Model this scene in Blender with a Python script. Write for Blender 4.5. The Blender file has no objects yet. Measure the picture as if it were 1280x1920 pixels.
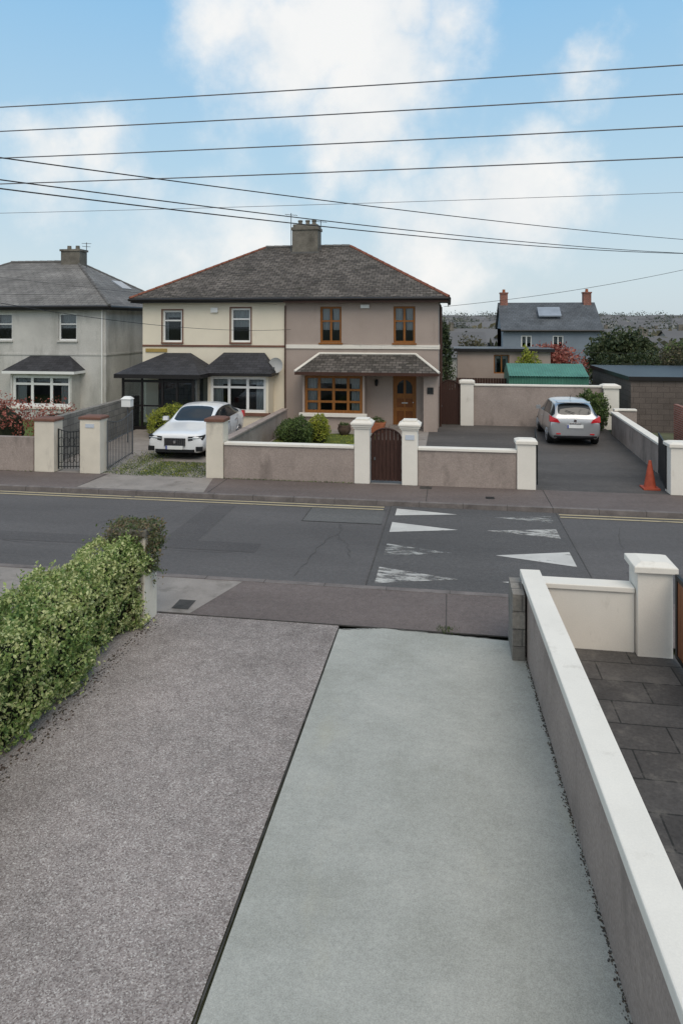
import bpy, math, random
import numpy as np
from mathutils import Vector, noise
random.seed(7); np.random.seed(7)
scene=bpy.context.scene
COL=scene.collection

# ------------------------------------------------------------------ materials
def new_mat(name):
    m=bpy.data.materials.new(name); m.use_nodes=True
    nt=m.node_tree; b=nt.nodes['Principled BSDF']
    return m,nt,b
def nd(nt,t,**k):
    n=nt.nodes.new(t)
    for a,v in k.items(): setattr(n,a,v)
    return n
def c4(c): return (c[0],c[1],c[2],1)
def scl(c,s): return (c[0]*s,c[1]*s,c[2]*s)
def ramp(nt,fac,stops):
    r=nd(nt,'ShaderNodeValToRGB'); e=r.color_ramp.elements
    while len(e)<len(stops): e.new(.5)
    for i,(p,c) in enumerate(stops):
        e[i].position=p; e[i].color=c4(c)
    nt.links.new(fac,r.inputs[0]); return r.outputs[0]
def mixc(nt,fac,a,b,mode='MIX'):
    n=nd(nt,'ShaderNodeMixRGB',blend_type=mode)
    for s,i in ((fac,0),(a,1),(b,2)):
        if hasattr(s,'is_linked'): nt.links.new(s,n.inputs[i])
        elif isinstance(s,(int,float)): n.inputs[i].default_value=s
        else: n.inputs[i].default_value=c4(s)
    return n.outputs[0]
def tnoise(nt,co,scale,detail=5,rough=.6,stretch=None):
    if stretch:
        mp=nd(nt,'ShaderNodeMapping'); mp.inputs['Scale'].default_value=stretch
        nt.links.new(co,mp.inputs[0]); co=mp.outputs[0]
    n=nd(nt,'ShaderNodeTexNoise'); n.inputs['Scale'].default_value=scale
    n.inputs['Detail'].default_value=detail; n.inputs['Roughness'].default_value=rough
    nt.links.new(co,n.inputs['Vector']); return n.outputs['Fac']
def bump(nt,b,h,strength,dist):
    n=nd(nt,'ShaderNodeBump'); n.inputs['Strength'].default_value=strength; n.inputs['Distance'].default_value=dist
    nt.links.new(h,n.inputs['Height']); nt.links.new(n.outputs[0],b.inputs['Normal'])

def rmat(name,col,rough=.85,var=.18,scale=1.2,fine=40,fvar=.12,bmp=.4,bdist=.01,spec=.25,metal=0,stain=None,stretch=None,coat=0):
    """weathered surface: broad mottling + fine grain + bump"""
    m,nt,b=new_mat(name)
    co=nd(nt,'ShaderNodeTexCoord').outputs['Object']
    n1=tnoise(nt,co,scale,6,.6,stretch)
    base=ramp(nt,n1,[(.3,scl(col,1-var)),(.7,scl(col,1+var))])
    if fine:
        n2=tnoise(nt,co,fine,3,.7)
        f=ramp(nt,n2,[(.3,(1-fvar,)*3),(.7,(1+fvar,)*3)])
        base=mixc(nt,1.0,base,f,'MULTIPLY')
        if bmp: bump(nt,b,n2,bmp,bdist)
    if stain:
        n3=tnoise(nt,co,stain[1],8,.65,stain[3] if len(stain)>3 else None)
        k=ramp(nt,n3,[(stain[2],(0,0,0)),(min(1,stain[2]+.18),(1,1,1))])
        base=mixc(nt,k,base,stain[0])
    nt.links.new(base,b.inputs['Base Color'])
    b.inputs['Roughness'].default_value=rough; b.inputs['Metallic'].default_value=metal
    b.inputs['Specular IOR Level'].default_value=spec
    if coat: b.inputs['Coat Weight'].default_value=coat; b.inputs['Coat Roughness'].default_value=.05
    return m

def tile_mat(name,col,w,h,mortar=.012,var=.25,lichen=None,bmp=.6,mcol=None,lich_pos=.56):
    m,nt,b=new_mat(name)
    tc=nd(nt,'ShaderNodeTexCoord'); uv=tc.outputs['UV']; co=tc.outputs['Object']
    br=nd(nt,'ShaderNodeTexBrick'); nt.links.new(uv,br.inputs['Vector'])
    br.inputs['Scale'].default_value=1; br.inputs['Brick Width'].default_value=w; br.inputs['Row Height'].default_value=h
    br.inputs['Mortar Size'].default_value=mortar; br.inputs['Mortar Smooth'].default_value=.2
    br.inputs['Color1'].default_value=c4(scl(col,1-var)); br.inputs['Color2'].default_value=c4(scl(col,1+var))
    br.inputs['Mortar'].default_value=c4(mcol or scl(col,.35))
    n1=tnoise(nt,co,.8,6,.65); f=ramp(nt,n1,[(.3,(.72,.72,.72)),(.7,(1.25,1.25,1.25))])
    base=mixc(nt,1.0,br.outputs['Color'],f,'MULTIPLY')
    n2=tnoise(nt,co,25,3,.7); f2=ramp(nt,n2,[(.3,(.8,.8,.8)),(.7,(1.2,1.2,1.2))])
    base=mixc(nt,1.0,base,f2,'MULTIPLY')
    if lichen:
        n3=tnoise(nt,co,3.2,9,.75); k=ramp(nt,n3,[(lich_pos,(0,0,0)),(lich_pos+.14,(1,1,1))])
        base=mixc(nt,k,base,lichen)
    nt.links.new(base,b.inputs['Base Color'])
    b.inputs['Roughness'].default_value=.8; b.inputs['Specular IOR Level'].default_value=.25
    inv=nd(nt,'ShaderNodeMath',operation='SUBTRACT'); inv.inputs[0].default_value=1; nt.links.new(br.outputs['Fac'],inv.inputs[1])
    ad=nd(nt,'ShaderNodeMath',operation='ADD'); nt.links.new(inv.outputs[0],ad.inputs[0]); nt.links.new(n2,ad.inputs[1])
    bump(nt,b,ad.outputs[0],bmp,.015)
    return m

def pebble_mat(name):
    m,nt,b=new_mat(name)
    co=nd(nt,'ShaderNodeTexCoord').outputs['Object']
    v=nd(nt,'ShaderNodeTexVoronoi'); v.inputs['Scale'].default_value=105; nt.links.new(co,v.inputs['Vector'])
    sep=nd(nt,'ShaderNodeSeparateColor'); nt.links.new(v.outputs['Color'],sep.inputs[0])
    st=ramp(nt,sep.outputs[0],[(0,(.15,.128,.118)),(.25,(.235,.205,.192)),(.6,(.30,.265,.25)),(.88,(.36,.33,.31)),(1,(.50,.47,.44))])
    n1=tnoise(nt,co,.5,7,.6); f=ramp(nt,n1,[(.32,(.74,.72,.71)),(.5,(1,.985,.975)),(.7,(1.22,1.19,1.18))])
    base=mixc(nt,1.0,st,f,'MULTIPLY')
    n2=tnoise(nt,co,7,5,.7); f=ramp(nt,n2,[(.3,(.84,.84,.84)),(.7,(1.14,1.14,1.14))])
    base=mixc(nt,1.0,base,f,'MULTIPLY')
    nt.links.new(base,b.inputs['Base Color']); b.inputs['Roughness'].default_value=.9; b.inputs['Specular IOR Level'].default_value=.2
    bump(nt,b,v.outputs['Distance'],.5,.005)
    return m

def slab_mat(name):
    """brushed concrete: soft mottling, faint brush drag, grit, pale laitance and damp spots"""
    m,nt,b=new_mat(name)
    co=nd(nt,'ShaderNodeTexCoord').outputs['Object']
    n1=tnoise(nt,co,.9,8,.66); base=ramp(nt,n1,[(.3,(.315,.315,.28)),(.5,(.37,.37,.335)),(.72,(.425,.42,.38))])
    nb=tnoise(nt,co,6,5,.7,(.6,1.6,1)); f=ramp(nt,nb,[(.3,(.95,.95,.95)),(.7,(1.05,1.05,1.05))]); base=mixc(nt,1,base,f,'MULTIPLY')
    nm_=tnoise(nt,co,28,4,.7); f=ramp(nt,nm_,[(.3,(.92,.92,.92)),(.7,(1.07,1.07,1.07))]); base=mixc(nt,1,base,f,'MULTIPLY')
    ng=tnoise(nt,co,130,2,.85); f=ramp(nt,ng,[(.3,(.74,.74,.74)),(.7,(1.22,1.22,1.22))]); base=mixc(nt,1,base,f,'MULTIPLY')
    ns=tnoise(nt,co,2.4,9,.75); k=ramp(nt,ns,[(.58,(0,0,0)),(.78,(.6,.6,.6))]); base=mixc(nt,k,base,(.26,.255,.215))
    ny=tnoise(nt,co,1.3,6,.6,(1,.4,1)); k=ramp(nt,ny,[(.58,(0,0,0)),(.72,(.35,.35,.35))]); base=mixc(nt,k,base,(.45,.425,.32))
    nt.links.new(base,b.inputs['Base Color']); b.inputs['Roughness'].default_value=.88; b.inputs['Specular IOR Level'].default_value=.2
    bump(nt,b,ng,.35,.004)
    return m

def asphalt_mat(name,col,var=.16,tint=None):
    m,nt,b=new_mat(name)
    co=nd(nt,'ShaderNodeTexCoord').outputs['Object']
    n1=tnoise(nt,co,.45,7,.62,(0.35,1.4,1)); base=ramp(nt,n1,[(.3,scl(col,1-var)),(.7,scl(col,1+var))])
    n2=tnoise(nt,co,130,2,.8); f=ramp(nt,n2,[(.3,(.6,.6,.6)),(.55,(1,1,1)),(.75,(1.7,1.7,1.7))])
    base=mixc(nt,1.0,base,f,'MULTIPLY')
    n4=tnoise(nt,co,14,4,.7); f=ramp(nt,n4,[(.3,(.86,.86,.86)),(.7,(1.14,1.14,1.14))]); base=mixc(nt,1.0,base,f,'MULTIPLY')
    n3=tnoise(nt,co,3,8,.7); k=ramp(nt,n3,[(.55,(0,0,0)),(.75,(.6,.6,.6))])
    base=mixc(nt,k,base,tint or scl(col,.7))
    nt.links.new(base,b.inputs['Base Color']); b.inputs['Roughness'].default_value=.85; b.inputs['Specular IOR Level'].default_value=.3
    bump(nt,b,n2,.5,.006)
    return m

def paint_mat(name,col,wear):
    """road paint, worn through: transparent where rubbed away"""
    m,nt,b=new_mat(name)
    co=nd(nt,'ShaderNodeTexCoord').outputs['Object']
    n=tnoise(nt,co,5,10,.78,(.5,1.6,1)); k=ramp(nt,n,[(wear-.06,(0,0,0)),(wear+.06,(1,1,1))])
    n2=tnoise(nt,co,2,5,.6); c=ramp(nt,n2,[(.3,scl(col,.8)),(.7,col)])
    nt.links.new(c,b.inputs['Base Color']); b.inputs['Roughness'].default_value=.7
    tr=nd(nt,'ShaderNodeBsdfTransparent'); mx=nd(nt,'ShaderNodeMixShader')
    nt.links.new(k,mx.inputs[0]); nt.links.new(tr.outputs[0],mx.inputs[1]); nt.links.new(b.outputs[0],mx.inputs[2])
    nt.links.new(mx.outputs[0],nt.nodes['Material Output'].inputs['Surface'])
    return m

def glass_mat(name):
    m,nt,b=new_mat(name)
    g=nd(nt,'ShaderNodeBsdfGlossy'); g.inputs['Roughness'].default_value=.03; g.inputs['Color'].default_value=(.9,.95,1,1)
    t=nd(nt,'ShaderNodeBsdfTransparent'); t.inputs['Color'].default_value=(.7,.74,.76,1)
    fr=nd(nt,'ShaderNodeFresnel'); fr.inputs[0].default_value=1.6
    mx=nd(nt,'ShaderNodeMixShader'); nt.links.new(fr.outputs[0],mx.inputs[0])
    nt.links.new(t.outputs[0],mx.inputs[1]); nt.links.new(g.outputs[0],mx.inputs[2])
    nt.links.new(mx.outputs[0],nt.nodes['Material Output'].inputs['Surface'])
    return m
def leaf_mat(name,cols,patch=1.5,bright=None):
    m,nt,b=new_mat(name)
    co=nd(nt,'ShaderNodeTexCoord').outputs['Object']
    geo=nd(nt,'ShaderNodeNewGeometry')
    n=tnoise(nt,co,patch,3,.6)
    ad=nd(nt,'ShaderNodeMath',operation='MULTIPLY_ADD'); nt.links.new(geo.outputs['Random Per Island'],ad.inputs[0])
    ad.inputs[1].default_value=.45; nt.links.new(n,ad.inputs[2])
    k=len(cols)
    base=ramp(nt,ad.outputs[0],[(.38+.62*i/(k-1)*.85,c) for i,c in enumerate(cols)])
    nt.links.new(base,b.inputs['Base Color']); b.inputs['Roughness'].default_value=.55; b.inputs['Specular IOR Level'].default_value=.3
    tl=nd(nt,'ShaderNodeBsdfTranslucent'); nt.links.new(base,tl.inputs[0])
    mx=nd(nt,'ShaderNodeMixShader'); mx.inputs[0].default_value=.25
    nt.links.new(b.outputs[0],mx.inputs[1]); nt.links.new(tl.outputs[0],mx.inputs[2])
    nt.links.new(mx.outputs[0],nt.nodes['Material Output'].inputs['Surface'])
    return m

M={}
M['road']=asphalt_mat('asphalt_road',(.115,.107,.104))
M['road2']=asphalt_mat('asphalt_ramp',(.102,.096,.093))
M['trench']=asphalt_mat('asphalt_trench',(.096,.089,.087))
M['patch']=asphalt_mat('asphalt_patch',(.130,.126,.120))
M['pave']=asphalt_mat('pavement_tarmac',(.150,.122,.112),.2,(.175,.15,.138))
M['drive_tar']=asphalt_mat('drive_tarmac',(.095,.086,.080),.25,(.14,.125,.115))
M['kerb']=rmat('kerb_stone',(.17,.148,.138),var=.3,scale=3)
M['pebble']=pebble_mat('exposed_aggregate')
M['slab']=slab_mat('brushed_concrete')
M['slabl']=rmat('pale_concrete',(.28,.25,.225),var=.15,scale=2,fine=80,stain=((.17,.15,.13),2.2,.54))
M['seam']=rmat('seam_dirt',(.06,.056,.052),var=.3,scale=8)
M['crack']=rmat('crack_dirt',(.07,.066,.062),var=.3,scale=8,bmp=0)
M['white_paint']=rmat('white_masonry_paint',(.76,.715,.64),var=.05,scale=1.5,fine=70,fvar=.04,bmp=.25,bdist=.004,stain=((.52,.48,.41),2.5,.61,(1,1,.5)))
M['cream_paint']=rmat('cream_masonry_paint',(.74,.67,.54),var=.05,scale=1,fine=60,fvar=.05,bmp=.3,bdist=.006,stain=((.52,.46,.37),1.6,.62,(1,1,.3)))
M['cream_pillar']=rmat('cream_pillar_paint',(.66,.60,.50),var=.08,scale=1.5,fine=60,fvar=.05,stain=((.42,.38,.32),2,.58,(1,1,.35)))
M['taupe']=rmat('taupe_render',(.375,.305,.265),var=.07,scale=.9,fine=45,fvar=.1,bmp=.5,bdist=.01,stain=((.29,.235,.205),1.3,.58,(1,1,.35)))
M['taupe_wall']=rmat('taupe_wall_render',(.33,.272,.24),var=.13,scale=1.3,fine=35,fvar=.18,bmp=.6,bdist=.012,stain=((.20,.165,.145),1.5,.53,(1,1,.5)))
M['roughcast']=rmat('grey_roughcast',(.52,.505,.475),var=.12,scale=.8,fine=28,fvar=.2,bmp=.7,bdist=.015,stain=((.32,.31,.285),1.0,.51,(1,1,.3)))
M['block']=tile_mat('concrete_block',(.23,.21,.185),.45,.22,.012,.15,(.15,.14,.11),.5,(.13,.12,.11))
M['brownwall']=tile_mat('garage_block',(.12,.098,.086),.45,.22,.006,.08,None,.3)
M['slate_old']=tile_mat('weathered_slate',(.105,.093,.083),.26,.19,.014,.42,(.035,.033,.025),.9,None,.53)
M['slate_grey']=tile_mat('grey_slate',(.19,.183,.175),.3,.2,.010,.15,(.12,.115,.10),.6,None,.60)
M['slate_black']=tile_mat('black_slate',(.045,.045,.05),.3,.16,.008,.2,None,.5)
M['slate_blue']=tile_mat('blue_slate',(.10,.11,.122),.3,.25,.01,.12,None,.4)
M['ridge_red']=rmat('red_ridge_tile',(.22,.085,.055),var=.3,scale=6)
M['ridge_grey']=rmat('grey_ridge_tile',(.13,.125,.12),var=.25,scale=6)
M['fascia_dark']=rmat('dark_fascia',(.02,.018,.018),rough=.4,fine=0,bmp=0)
M['fascia_brown']=rmat('brown_fascia',(.06,.028,.02),rough=.45,fine=0,bmp=0)
M['band_brown']=rmat('brown_trim_paint',(.17,.085,.06),rough=.6,fine=30)
M['pvc']=rmat('white_pvc',(.75,.75,.73),rough=.35,var=.03,fine=0,bmp=0)
M['oak']=rmat('stained_oak',(.25,.10,.025),rough=.45,var=.25,scale=8,fine=60,fvar=.2,bmp=.2,stretch=(4,4,.5))
M['oakdark']=rmat('stained_oak_panel',(.16,.055,.014),rough=.4,var=.2,scale=8,fine=60)
M['gatewood']=rmat('brown_gate_wood',(.05,.024,.018),rough=.55,var=.3,scale=5,fine=40,fvar=.2,stretch=(6,6,.6))
M['gateslat']=rmat('orange_gate_slat',(.24,.085,.03),rough=.5,var=.25,scale=6,fine=40,stretch=(5,5,.6))
M['iron']=rmat('black_iron',(.025,.027,.028),rough=.5,fine=0,bmp=0,metal=.3)
M['irong']=rmat('grey_iron',(.10,.105,.11),rough=.5,fine=0,bmp=0,metal=.2)
M['glass']=glass_mat('window_glass')
M['curtain']=rmat('net_curtain',(.62,.62,.6),var=.15,scale=14,fine=0,bmp=0,stretch=(3,3,.1))
M['room']=rmat('dark_room',(.06,.055,.05),fine=0,bmp=0)
M['pot']=rmat('clay_pot',(.09,.06,.045),var=.3,scale=8)
M['terracotta']=rmat('terracotta',(.34,.12,.06),var=.2,scale=8)
M['chim']=rmat('chimney_render',(.17,.155,.13),var=.3,scale=2.5,fine=30,fvar=.25,stain=((.07,.065,.055),2.5,.52,(1,1,.4)))
M['redbrick']=tile_mat('red_brick',(.27,.085,.055),.22,.075,.01,.2,None,.4,(.3,.25,.22))
M['bluewall']=rmat('blue_grey_render',(.20,.235,.275),var=.08,scale=1)
M['greenmetal']=rmat('green_corrugated',(.08,.22,.165),rough=.5,var=.15,scale=1.5,fine=20,fvar=.08,bmp=0)
M['paving']=tile_mat('slate_paving',(.090,.084,.080),.9,.45,.010,.2,(.14,.13,.118),.4,(.035,.035,.033),.53)
M['grass']=rmat('lawn',(.10,.13,.035),var=.35,scale=2,fine=60,fvar=.4,bmp=.8,bdist=.03)
M['soil']=rmat('earth',(.09,.075,.055),var=.3,scale=3,fine=40,fvar=.3)
M['terrain']=rmat('grass_ground',(.12,.13,.08),var=.35,scale=.02,fine=.6,fvar=.25,bmp=0)
M['paint_w']=paint_mat('road_paint_white',(.60,.575,.53),.36)
M['paint_w2']=paint_mat('road_paint_worn',(.52,.50,.46),.49)
M['paint_w3']=paint_mat('road_paint_very_worn',(.42,.41,.38),.53)
M['paint_y']=paint_mat('road_paint_yellow',(.50,.41,.25),.38)
M['cable']=rmat('cable_black',(.035,.035,.037),fine=0,bmp=0,rough=.5)
M['cable2']=rmat('cable_grey',(.15,.15,.16),fine=0,bmp=0,rough=.5)
M['rubber']=rmat('tyre_rubber',(.022,.022,.022),rough=.85,fine=0,bmp=0)
M['blackp']=rmat('black_plastic',(.018,.018,.02),rough=.45,fine=0,bmp=0)
M['chrome']=rmat('chrome',(.7,.7,.7),rough=.15,metal=1,fine=0,bmp=0,var=0)
M['alloy']=rmat('alloy_wheel',(.42,.42,.43),rough=.3,metal=.8,fine=0,bmp=0,var=0)
M['carwhite']=rmat('white_car_paint',(.78,.78,.78),rough=.3,var=.02,fine=0,bmp=0,spec=.5,coat=.8)
M['carsilver']=rmat('silver_car_paint',(.45,.455,.465),rough=.28,var=.03,fine=0,bmp=0,metal=.55,spec=.5,coat=.8)
M['carglass']=rmat('car_glass',(.018,.022,.025),rough=.04,fine=0,bmp=0,var=0,spec=.5)
M['redlens']=rmat('red_lens',(.50,.012,.018),rough=.15,fine=0,bmp=0,spec=.6)
M['clearlens']=rmat('clear_lens',(.35,.38,.40),rough=.08,fine=0,bmp=0,spec=.8)
M['plate']=rmat('number_plate',(.72,.72,.70),rough=.4,fine=0,bmp=0)
M['plateblue']=rmat('plate_blue_band',(.02,.05,.3),rough=.4,fine=0,bmp=0)
M['cone']=rmat('cone_orange',(.42,.085,.045),rough=.6,fine=0,bmp=0,var=.25,scale=5)
M['bark']=rmat('bark',(.09,.07,.05),var=.3,scale=8)
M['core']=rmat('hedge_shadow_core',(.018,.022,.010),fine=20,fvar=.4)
M['hedge']=leaf_mat('variegated_leaves',[(.055,.105,.03),(.13,.21,.055),(.30,.38,.12),(.58,.60,.30)],1.6)
M['ivy']=leaf_mat('ivy_leaves',[(.05,.08,.03),(.085,.12,.045),(.14,.15,.07),(.20,.15,.09)],3)
M['shrub_y']=leaf_mat('yellow_green_leaves',[(.10,.14,.025),(.24,.28,.04),(.42,.42,.06)],3)
M['shrub_g']=leaf_mat('green_leaves',[(.035,.06,.02),(.07,.11,.035),(.13,.18,.05)],2)
M['tree_d']=leaf_mat('dark_leaves',[(.022,.038,.018),(.045,.066,.028),(.09,.105,.045)],.8)
M['tree_o']=leaf_mat('olive_leaves',[(.05,.052,.03),(.09,.09,.05),(.15,.13,.075)],.6)
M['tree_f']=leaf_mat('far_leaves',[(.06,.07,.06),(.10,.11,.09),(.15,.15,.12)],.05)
M['red']=leaf_mat('red_leaves',[(.18,.045,.035),(.32,.08,.06),(.45,.19,.14)],2)
M['dish']=rmat('dish_grey',(.42,.42,.41),rough=.5,fine=0,bmp=0)
M['solar']=rmat('solar_glass',(.25,.28,.32),rough=.15,fine=0,bmp=0,spec=.7)
M['farwall']=rmat('distant_render',(.38,.37,.35),var=.5,scale=.03,fine=0,bmp=0)
M['farroof']=rmat('distant_slate',(.14,.14,.145),var=.3,scale=.03,fine=0,bmp=0)
M['plaque']=rmat('yellow_plaque',(.36,.25,.08),fine=0,bmp=0)
M['plaque2']=rmat('pale_plaque',(.50,.54,.60),fine=0,bmp=0)

# ------------------------------------------------------------------ mesh builder
def group(name):
    e=bpy.data.objects.new(name,None); e.empty_display_size=.3; COL.objects.link(e); return e
class MB:
    def __init__(s): s.v=[];s.f=[];s.mi=[];s.mats=[]
    def idx(s,m):
        if isinstance(m,str): m=M[m]
        if m not in s.mats: s.mats.append(m)
        return s.mats.index(m)
    def poly(s,pts,m):
        n=len(s.v); s.v+= [tuple(p) for p in pts]; s.f.append(list(range(n,n+len(pts)))); s.mi.append(s.idx(m))
    def hexa(s,p,m):
        n=len(s.v); s.v+=[tuple(q) for q in p]; k=s.idx(m)
        for f in ((3,2,1,0),(4,5,6,7),(0,1,5,4),(1,2,6,5),(2,3,7,6),(3,0,4,7)):
            s.f.append([n+i for i in f]); s.mi.append(k)
    def box(s,x0,x1,y0,y1,z0,z1,m):
        s.hexa([(x0,y0,z0),(x1,y0,z0),(x1,y1,z0),(x0,y1,z0),(x0,y0,z1),(x1,y0,z1),(x1,y1,z1),(x0,y1,z1)],m)
    def frust(s,x0,x1,y0,y1,z0,z1,ins,m):
        s.hexa([(x0,y0,z0),(x1,y0,z0),(x1,y1,z0),(x0,y1,z0),(x0+ins,y0+ins,z1),(x1-ins,y0+ins,z1),(x1-ins,y1-ins,z1),(x0+ins,y1-ins,z1)],m)
    def wallseg(s,p,q,t,z0,z1,m,z0b=None,z1b=None):
        p=Vector((p[0],p[1]));q=Vector((q[0],q[1]));d=(q-p).normalized();n=Vector((-d.y,d.x))*t/2
        zb=z0 if z0b is None else z0b; zt=z1 if z1b is None else z1b
        a,b,c,e=p-n,q-n,q+n,p+n
        s.hexa([(a.x,a.y,z0),(b.x,b.y,zb),(c.x,c.y,zb),(e.x,e.y,z0),(a.x,a.y,z1),(b.x,b.y,zt),(c.x,c.y,zt),(e.x,e.y,z1)],m)
    def tube(s,pts,r,m,n=8,caps=True):
        pts=[Vector(p) for p in pts]; k=s.idx(m)
        if not isinstance(r,(list,tuple)): r=[r]*len(pts)
        rings=[]
        for i,p in enumerate(pts):
            d=(pts[min(i+1,len(pts)-1)]-pts[max(i-1,0)]).normalized()
            up=Vector((0,0,1)) if abs(d.z)<.9 else Vector((1,0,0))
            u=d.cross(up).normalized(); w=d.cross(u).normalized()
            st=len(s.v)
            for j in range(n):
                t=2*math.pi*j/n; s.v.append(tuple(p+(u*math.cos(t)+w*math.sin(t))*r[i]))
            rings.append(st)
        for i in range(len(rings)-1):
            for j in range(n):
                a=rings[i]+j;b=rings[i]+(j+1)%n;c=rings[i+1]+(j+1)%n;d=rings[i+1]+j
                s.f.append([a,d,c,b]); s.mi.append(k)
        if caps:
            s.f.append([rings[0]+j for j in range(n)]); s.mi.append(k)
            s.f.append([rings[-1]+j for j in range(n)][::-1]); s.mi.append(k)
    def lathe(s,cx,cy,prof,m,n=20):
        k=s.idx(m); st=len(s.v)
        for r,z in prof:
            for j in range(n):
                t=2*math.pi*j/n; s.v.append((cx+r*math.cos(t),cy+r*math.sin(t),z))
        for i in range(len(prof)-1):
            for j in range(n):
                s.f.append([st+i*n+j,st+i*n+(j+1)%n,st+(i+1)*n+(j+1)%n,st+(i+1)*n+j]); s.mi.append(k)
        s.f.append([st+(len(prof)-1)*n+j for j in range(n)]); s.mi.append(k)
    def build(s,name,parent=None,smooth=False,bevel=0):
        me=bpy.data.meshes.new(name); me.from_pydata(s.v,[],s.f)
        for m in s.mats: me.materials.append(m)
        me.polygons.foreach_set('material_index',s.mi)
        if smooth: me.polygons.foreach_set('use_smooth',[True]*len(s.f))
        me.update()
        uv=me.uv_layers.new(name='UVMap')
        for p in me.polygons:
            n=p.normal
            if abs(n.z)>.995: t=Vector((1,0,0)); b=Vector((0,1,0))
            else:
                t=Vector((0,0,1)).cross(n).normalized(); b=n.cross(t)
            for li in p.loop_indices:
                c=me.vertices[me.loops[li].vertex_index].co
                uv.data[li].uv=(c.dot(t),c.dot(b))
        o=bpy.data.objects.new(name,me); COL.objects.link(o)
        if bevel:
            bv=o.modifiers.new('bevel','BEVEL'); bv.width=bevel; bv.segments=2; bv.limit_method='ANGLE'; bv.angle_limit=math.radians(40)
        if parent: o.parent=parent
        return o

def facade(mb,x0,x1,z0,z1,y,holes,m,depth=.14):
    xs=sorted({x0,x1,*[h[0] for h in holes],*[h[1] for h in holes]})
    zs=sorted({z0,z1,*[h[2] for h in holes],*[h[3] for h in holes]})
    for i in range(len(xs)-1):
        for j in range(len(zs)-1):
            cx=(xs[i]+xs[i+1])/2; cz=(zs[j]+zs[j+1])/2
            if any(h[0]<cx<h[1] and h[2]<cz<h[3] for h in holes): continue
            mb.poly([(xs[i],y,zs[j]),(xs[i+1],y,zs[j]),(xs[i+1],y,zs[j+1]),(xs[i],y,zs[j+1])],m)
    for a,b,c,d in [h[:4] for h in holes]:
        e=y+depth
        mb.poly([(a,y,c),(a,y,d),(a,e,d),(a,e,c)],m); mb.poly([(b,y,c),(b,e,c),(b,e,d),(b,y,d)],m)
        mb.poly([(a,y,c),(a,e,c),(b,e,c),(b,y,c)],m); mb.poly([(a,y,d),(b,y,d),(b,e,d),(a,e,d)],m)
def window(parent,name,x0,x1,z0,z1,y,m,cols=2,transom=.65,fw=.06,sill=None,curtain=1,rowbars=()):
    mb=MB(); ya,yb=y+.07,y+.13
    mb.box(x0,x1,ya,yb,z0,z0+fw,m); mb.box(x0,x1,ya,yb,z1-fw,z1,m)
    mb.box(x0,x0+fw,ya+.002,yb-.002,z0+fw,z1-fw,m); mb.box(x1-fw,x1,ya+.002,yb-.002,z0+fw,z1-fw,m)
    W=(x1-x0)
    for i in range(1,cols):
        x=x0+W*i/cols; mb.box(x-fw*.5,x+fw*.5,ya+.004,yb-.004,z0+fw,z1-fw,m)
    for tr in ([transom] if transom else [])+list(rowbars):
        z=z0+(z1-z0)*tr
        for i in range(cols):
            xa=x0+W*i/cols+fw*.5; xb=x0+W*(i+1)/cols-fw*.5
            mb.box(xa,xb,ya+.006,yb-.006,z-fw*.4,z+fw*.4,m)
    if sill: mb.box(x0-.05,x1+.05,y-.07,y+.069,z0-.07,z0-.001,sill)
    mb.poly([(x0+.02,ya+.035,z0+.02),(x1-.02,ya+.035,z0+.02),(x1-.02,ya+.035,z1-.02),(x0+.02,ya+.035,z1-.02)],'glass')
    if curtain:
        yc=y+.26
        def cur(xa,xb,za,zb):
            n=max(4,int((xb-xa)/.05))
            for i in range(n):
                u0=xa+(xb-xa)*i/n;u1=xa+(xb-xa)*(i+1)/n
                w0=.02*((i%2)*2-1);w1=-w0
                mb.poly([(u0,yc+w0,za),(u1,yc+w1,za),(u1,yc+w1,zb),(u0,yc+w0,zb)],'curtain')
        if curtain==1:
            cur(x0,x0+W*.2,z0,z1); cur(x1-W*.2,x1,z0,z1); cur(x0+W*.2,x1-W*.2,z1-(z1-z0)*.22,z1)
        elif curtain==2: cur(x0,x1,z0+(z1-z0)*.45,z1)
        elif curtain==3:
            for i in range(cols):
                w=W/cols; cur(x0+w*(i+.2),x0+w*(i+.8),z0+(z1-z0)*.35,z1)
    mb.poly([(x0-.6,y+1.6,z0-.6),(x1+.6,y+1.6,z0-.6),(x1+.6,y+1.6,z1+.3),(x0-.6,y+1.6,z1+.3)],'room')
    return mb.build(name,parent)
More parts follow.
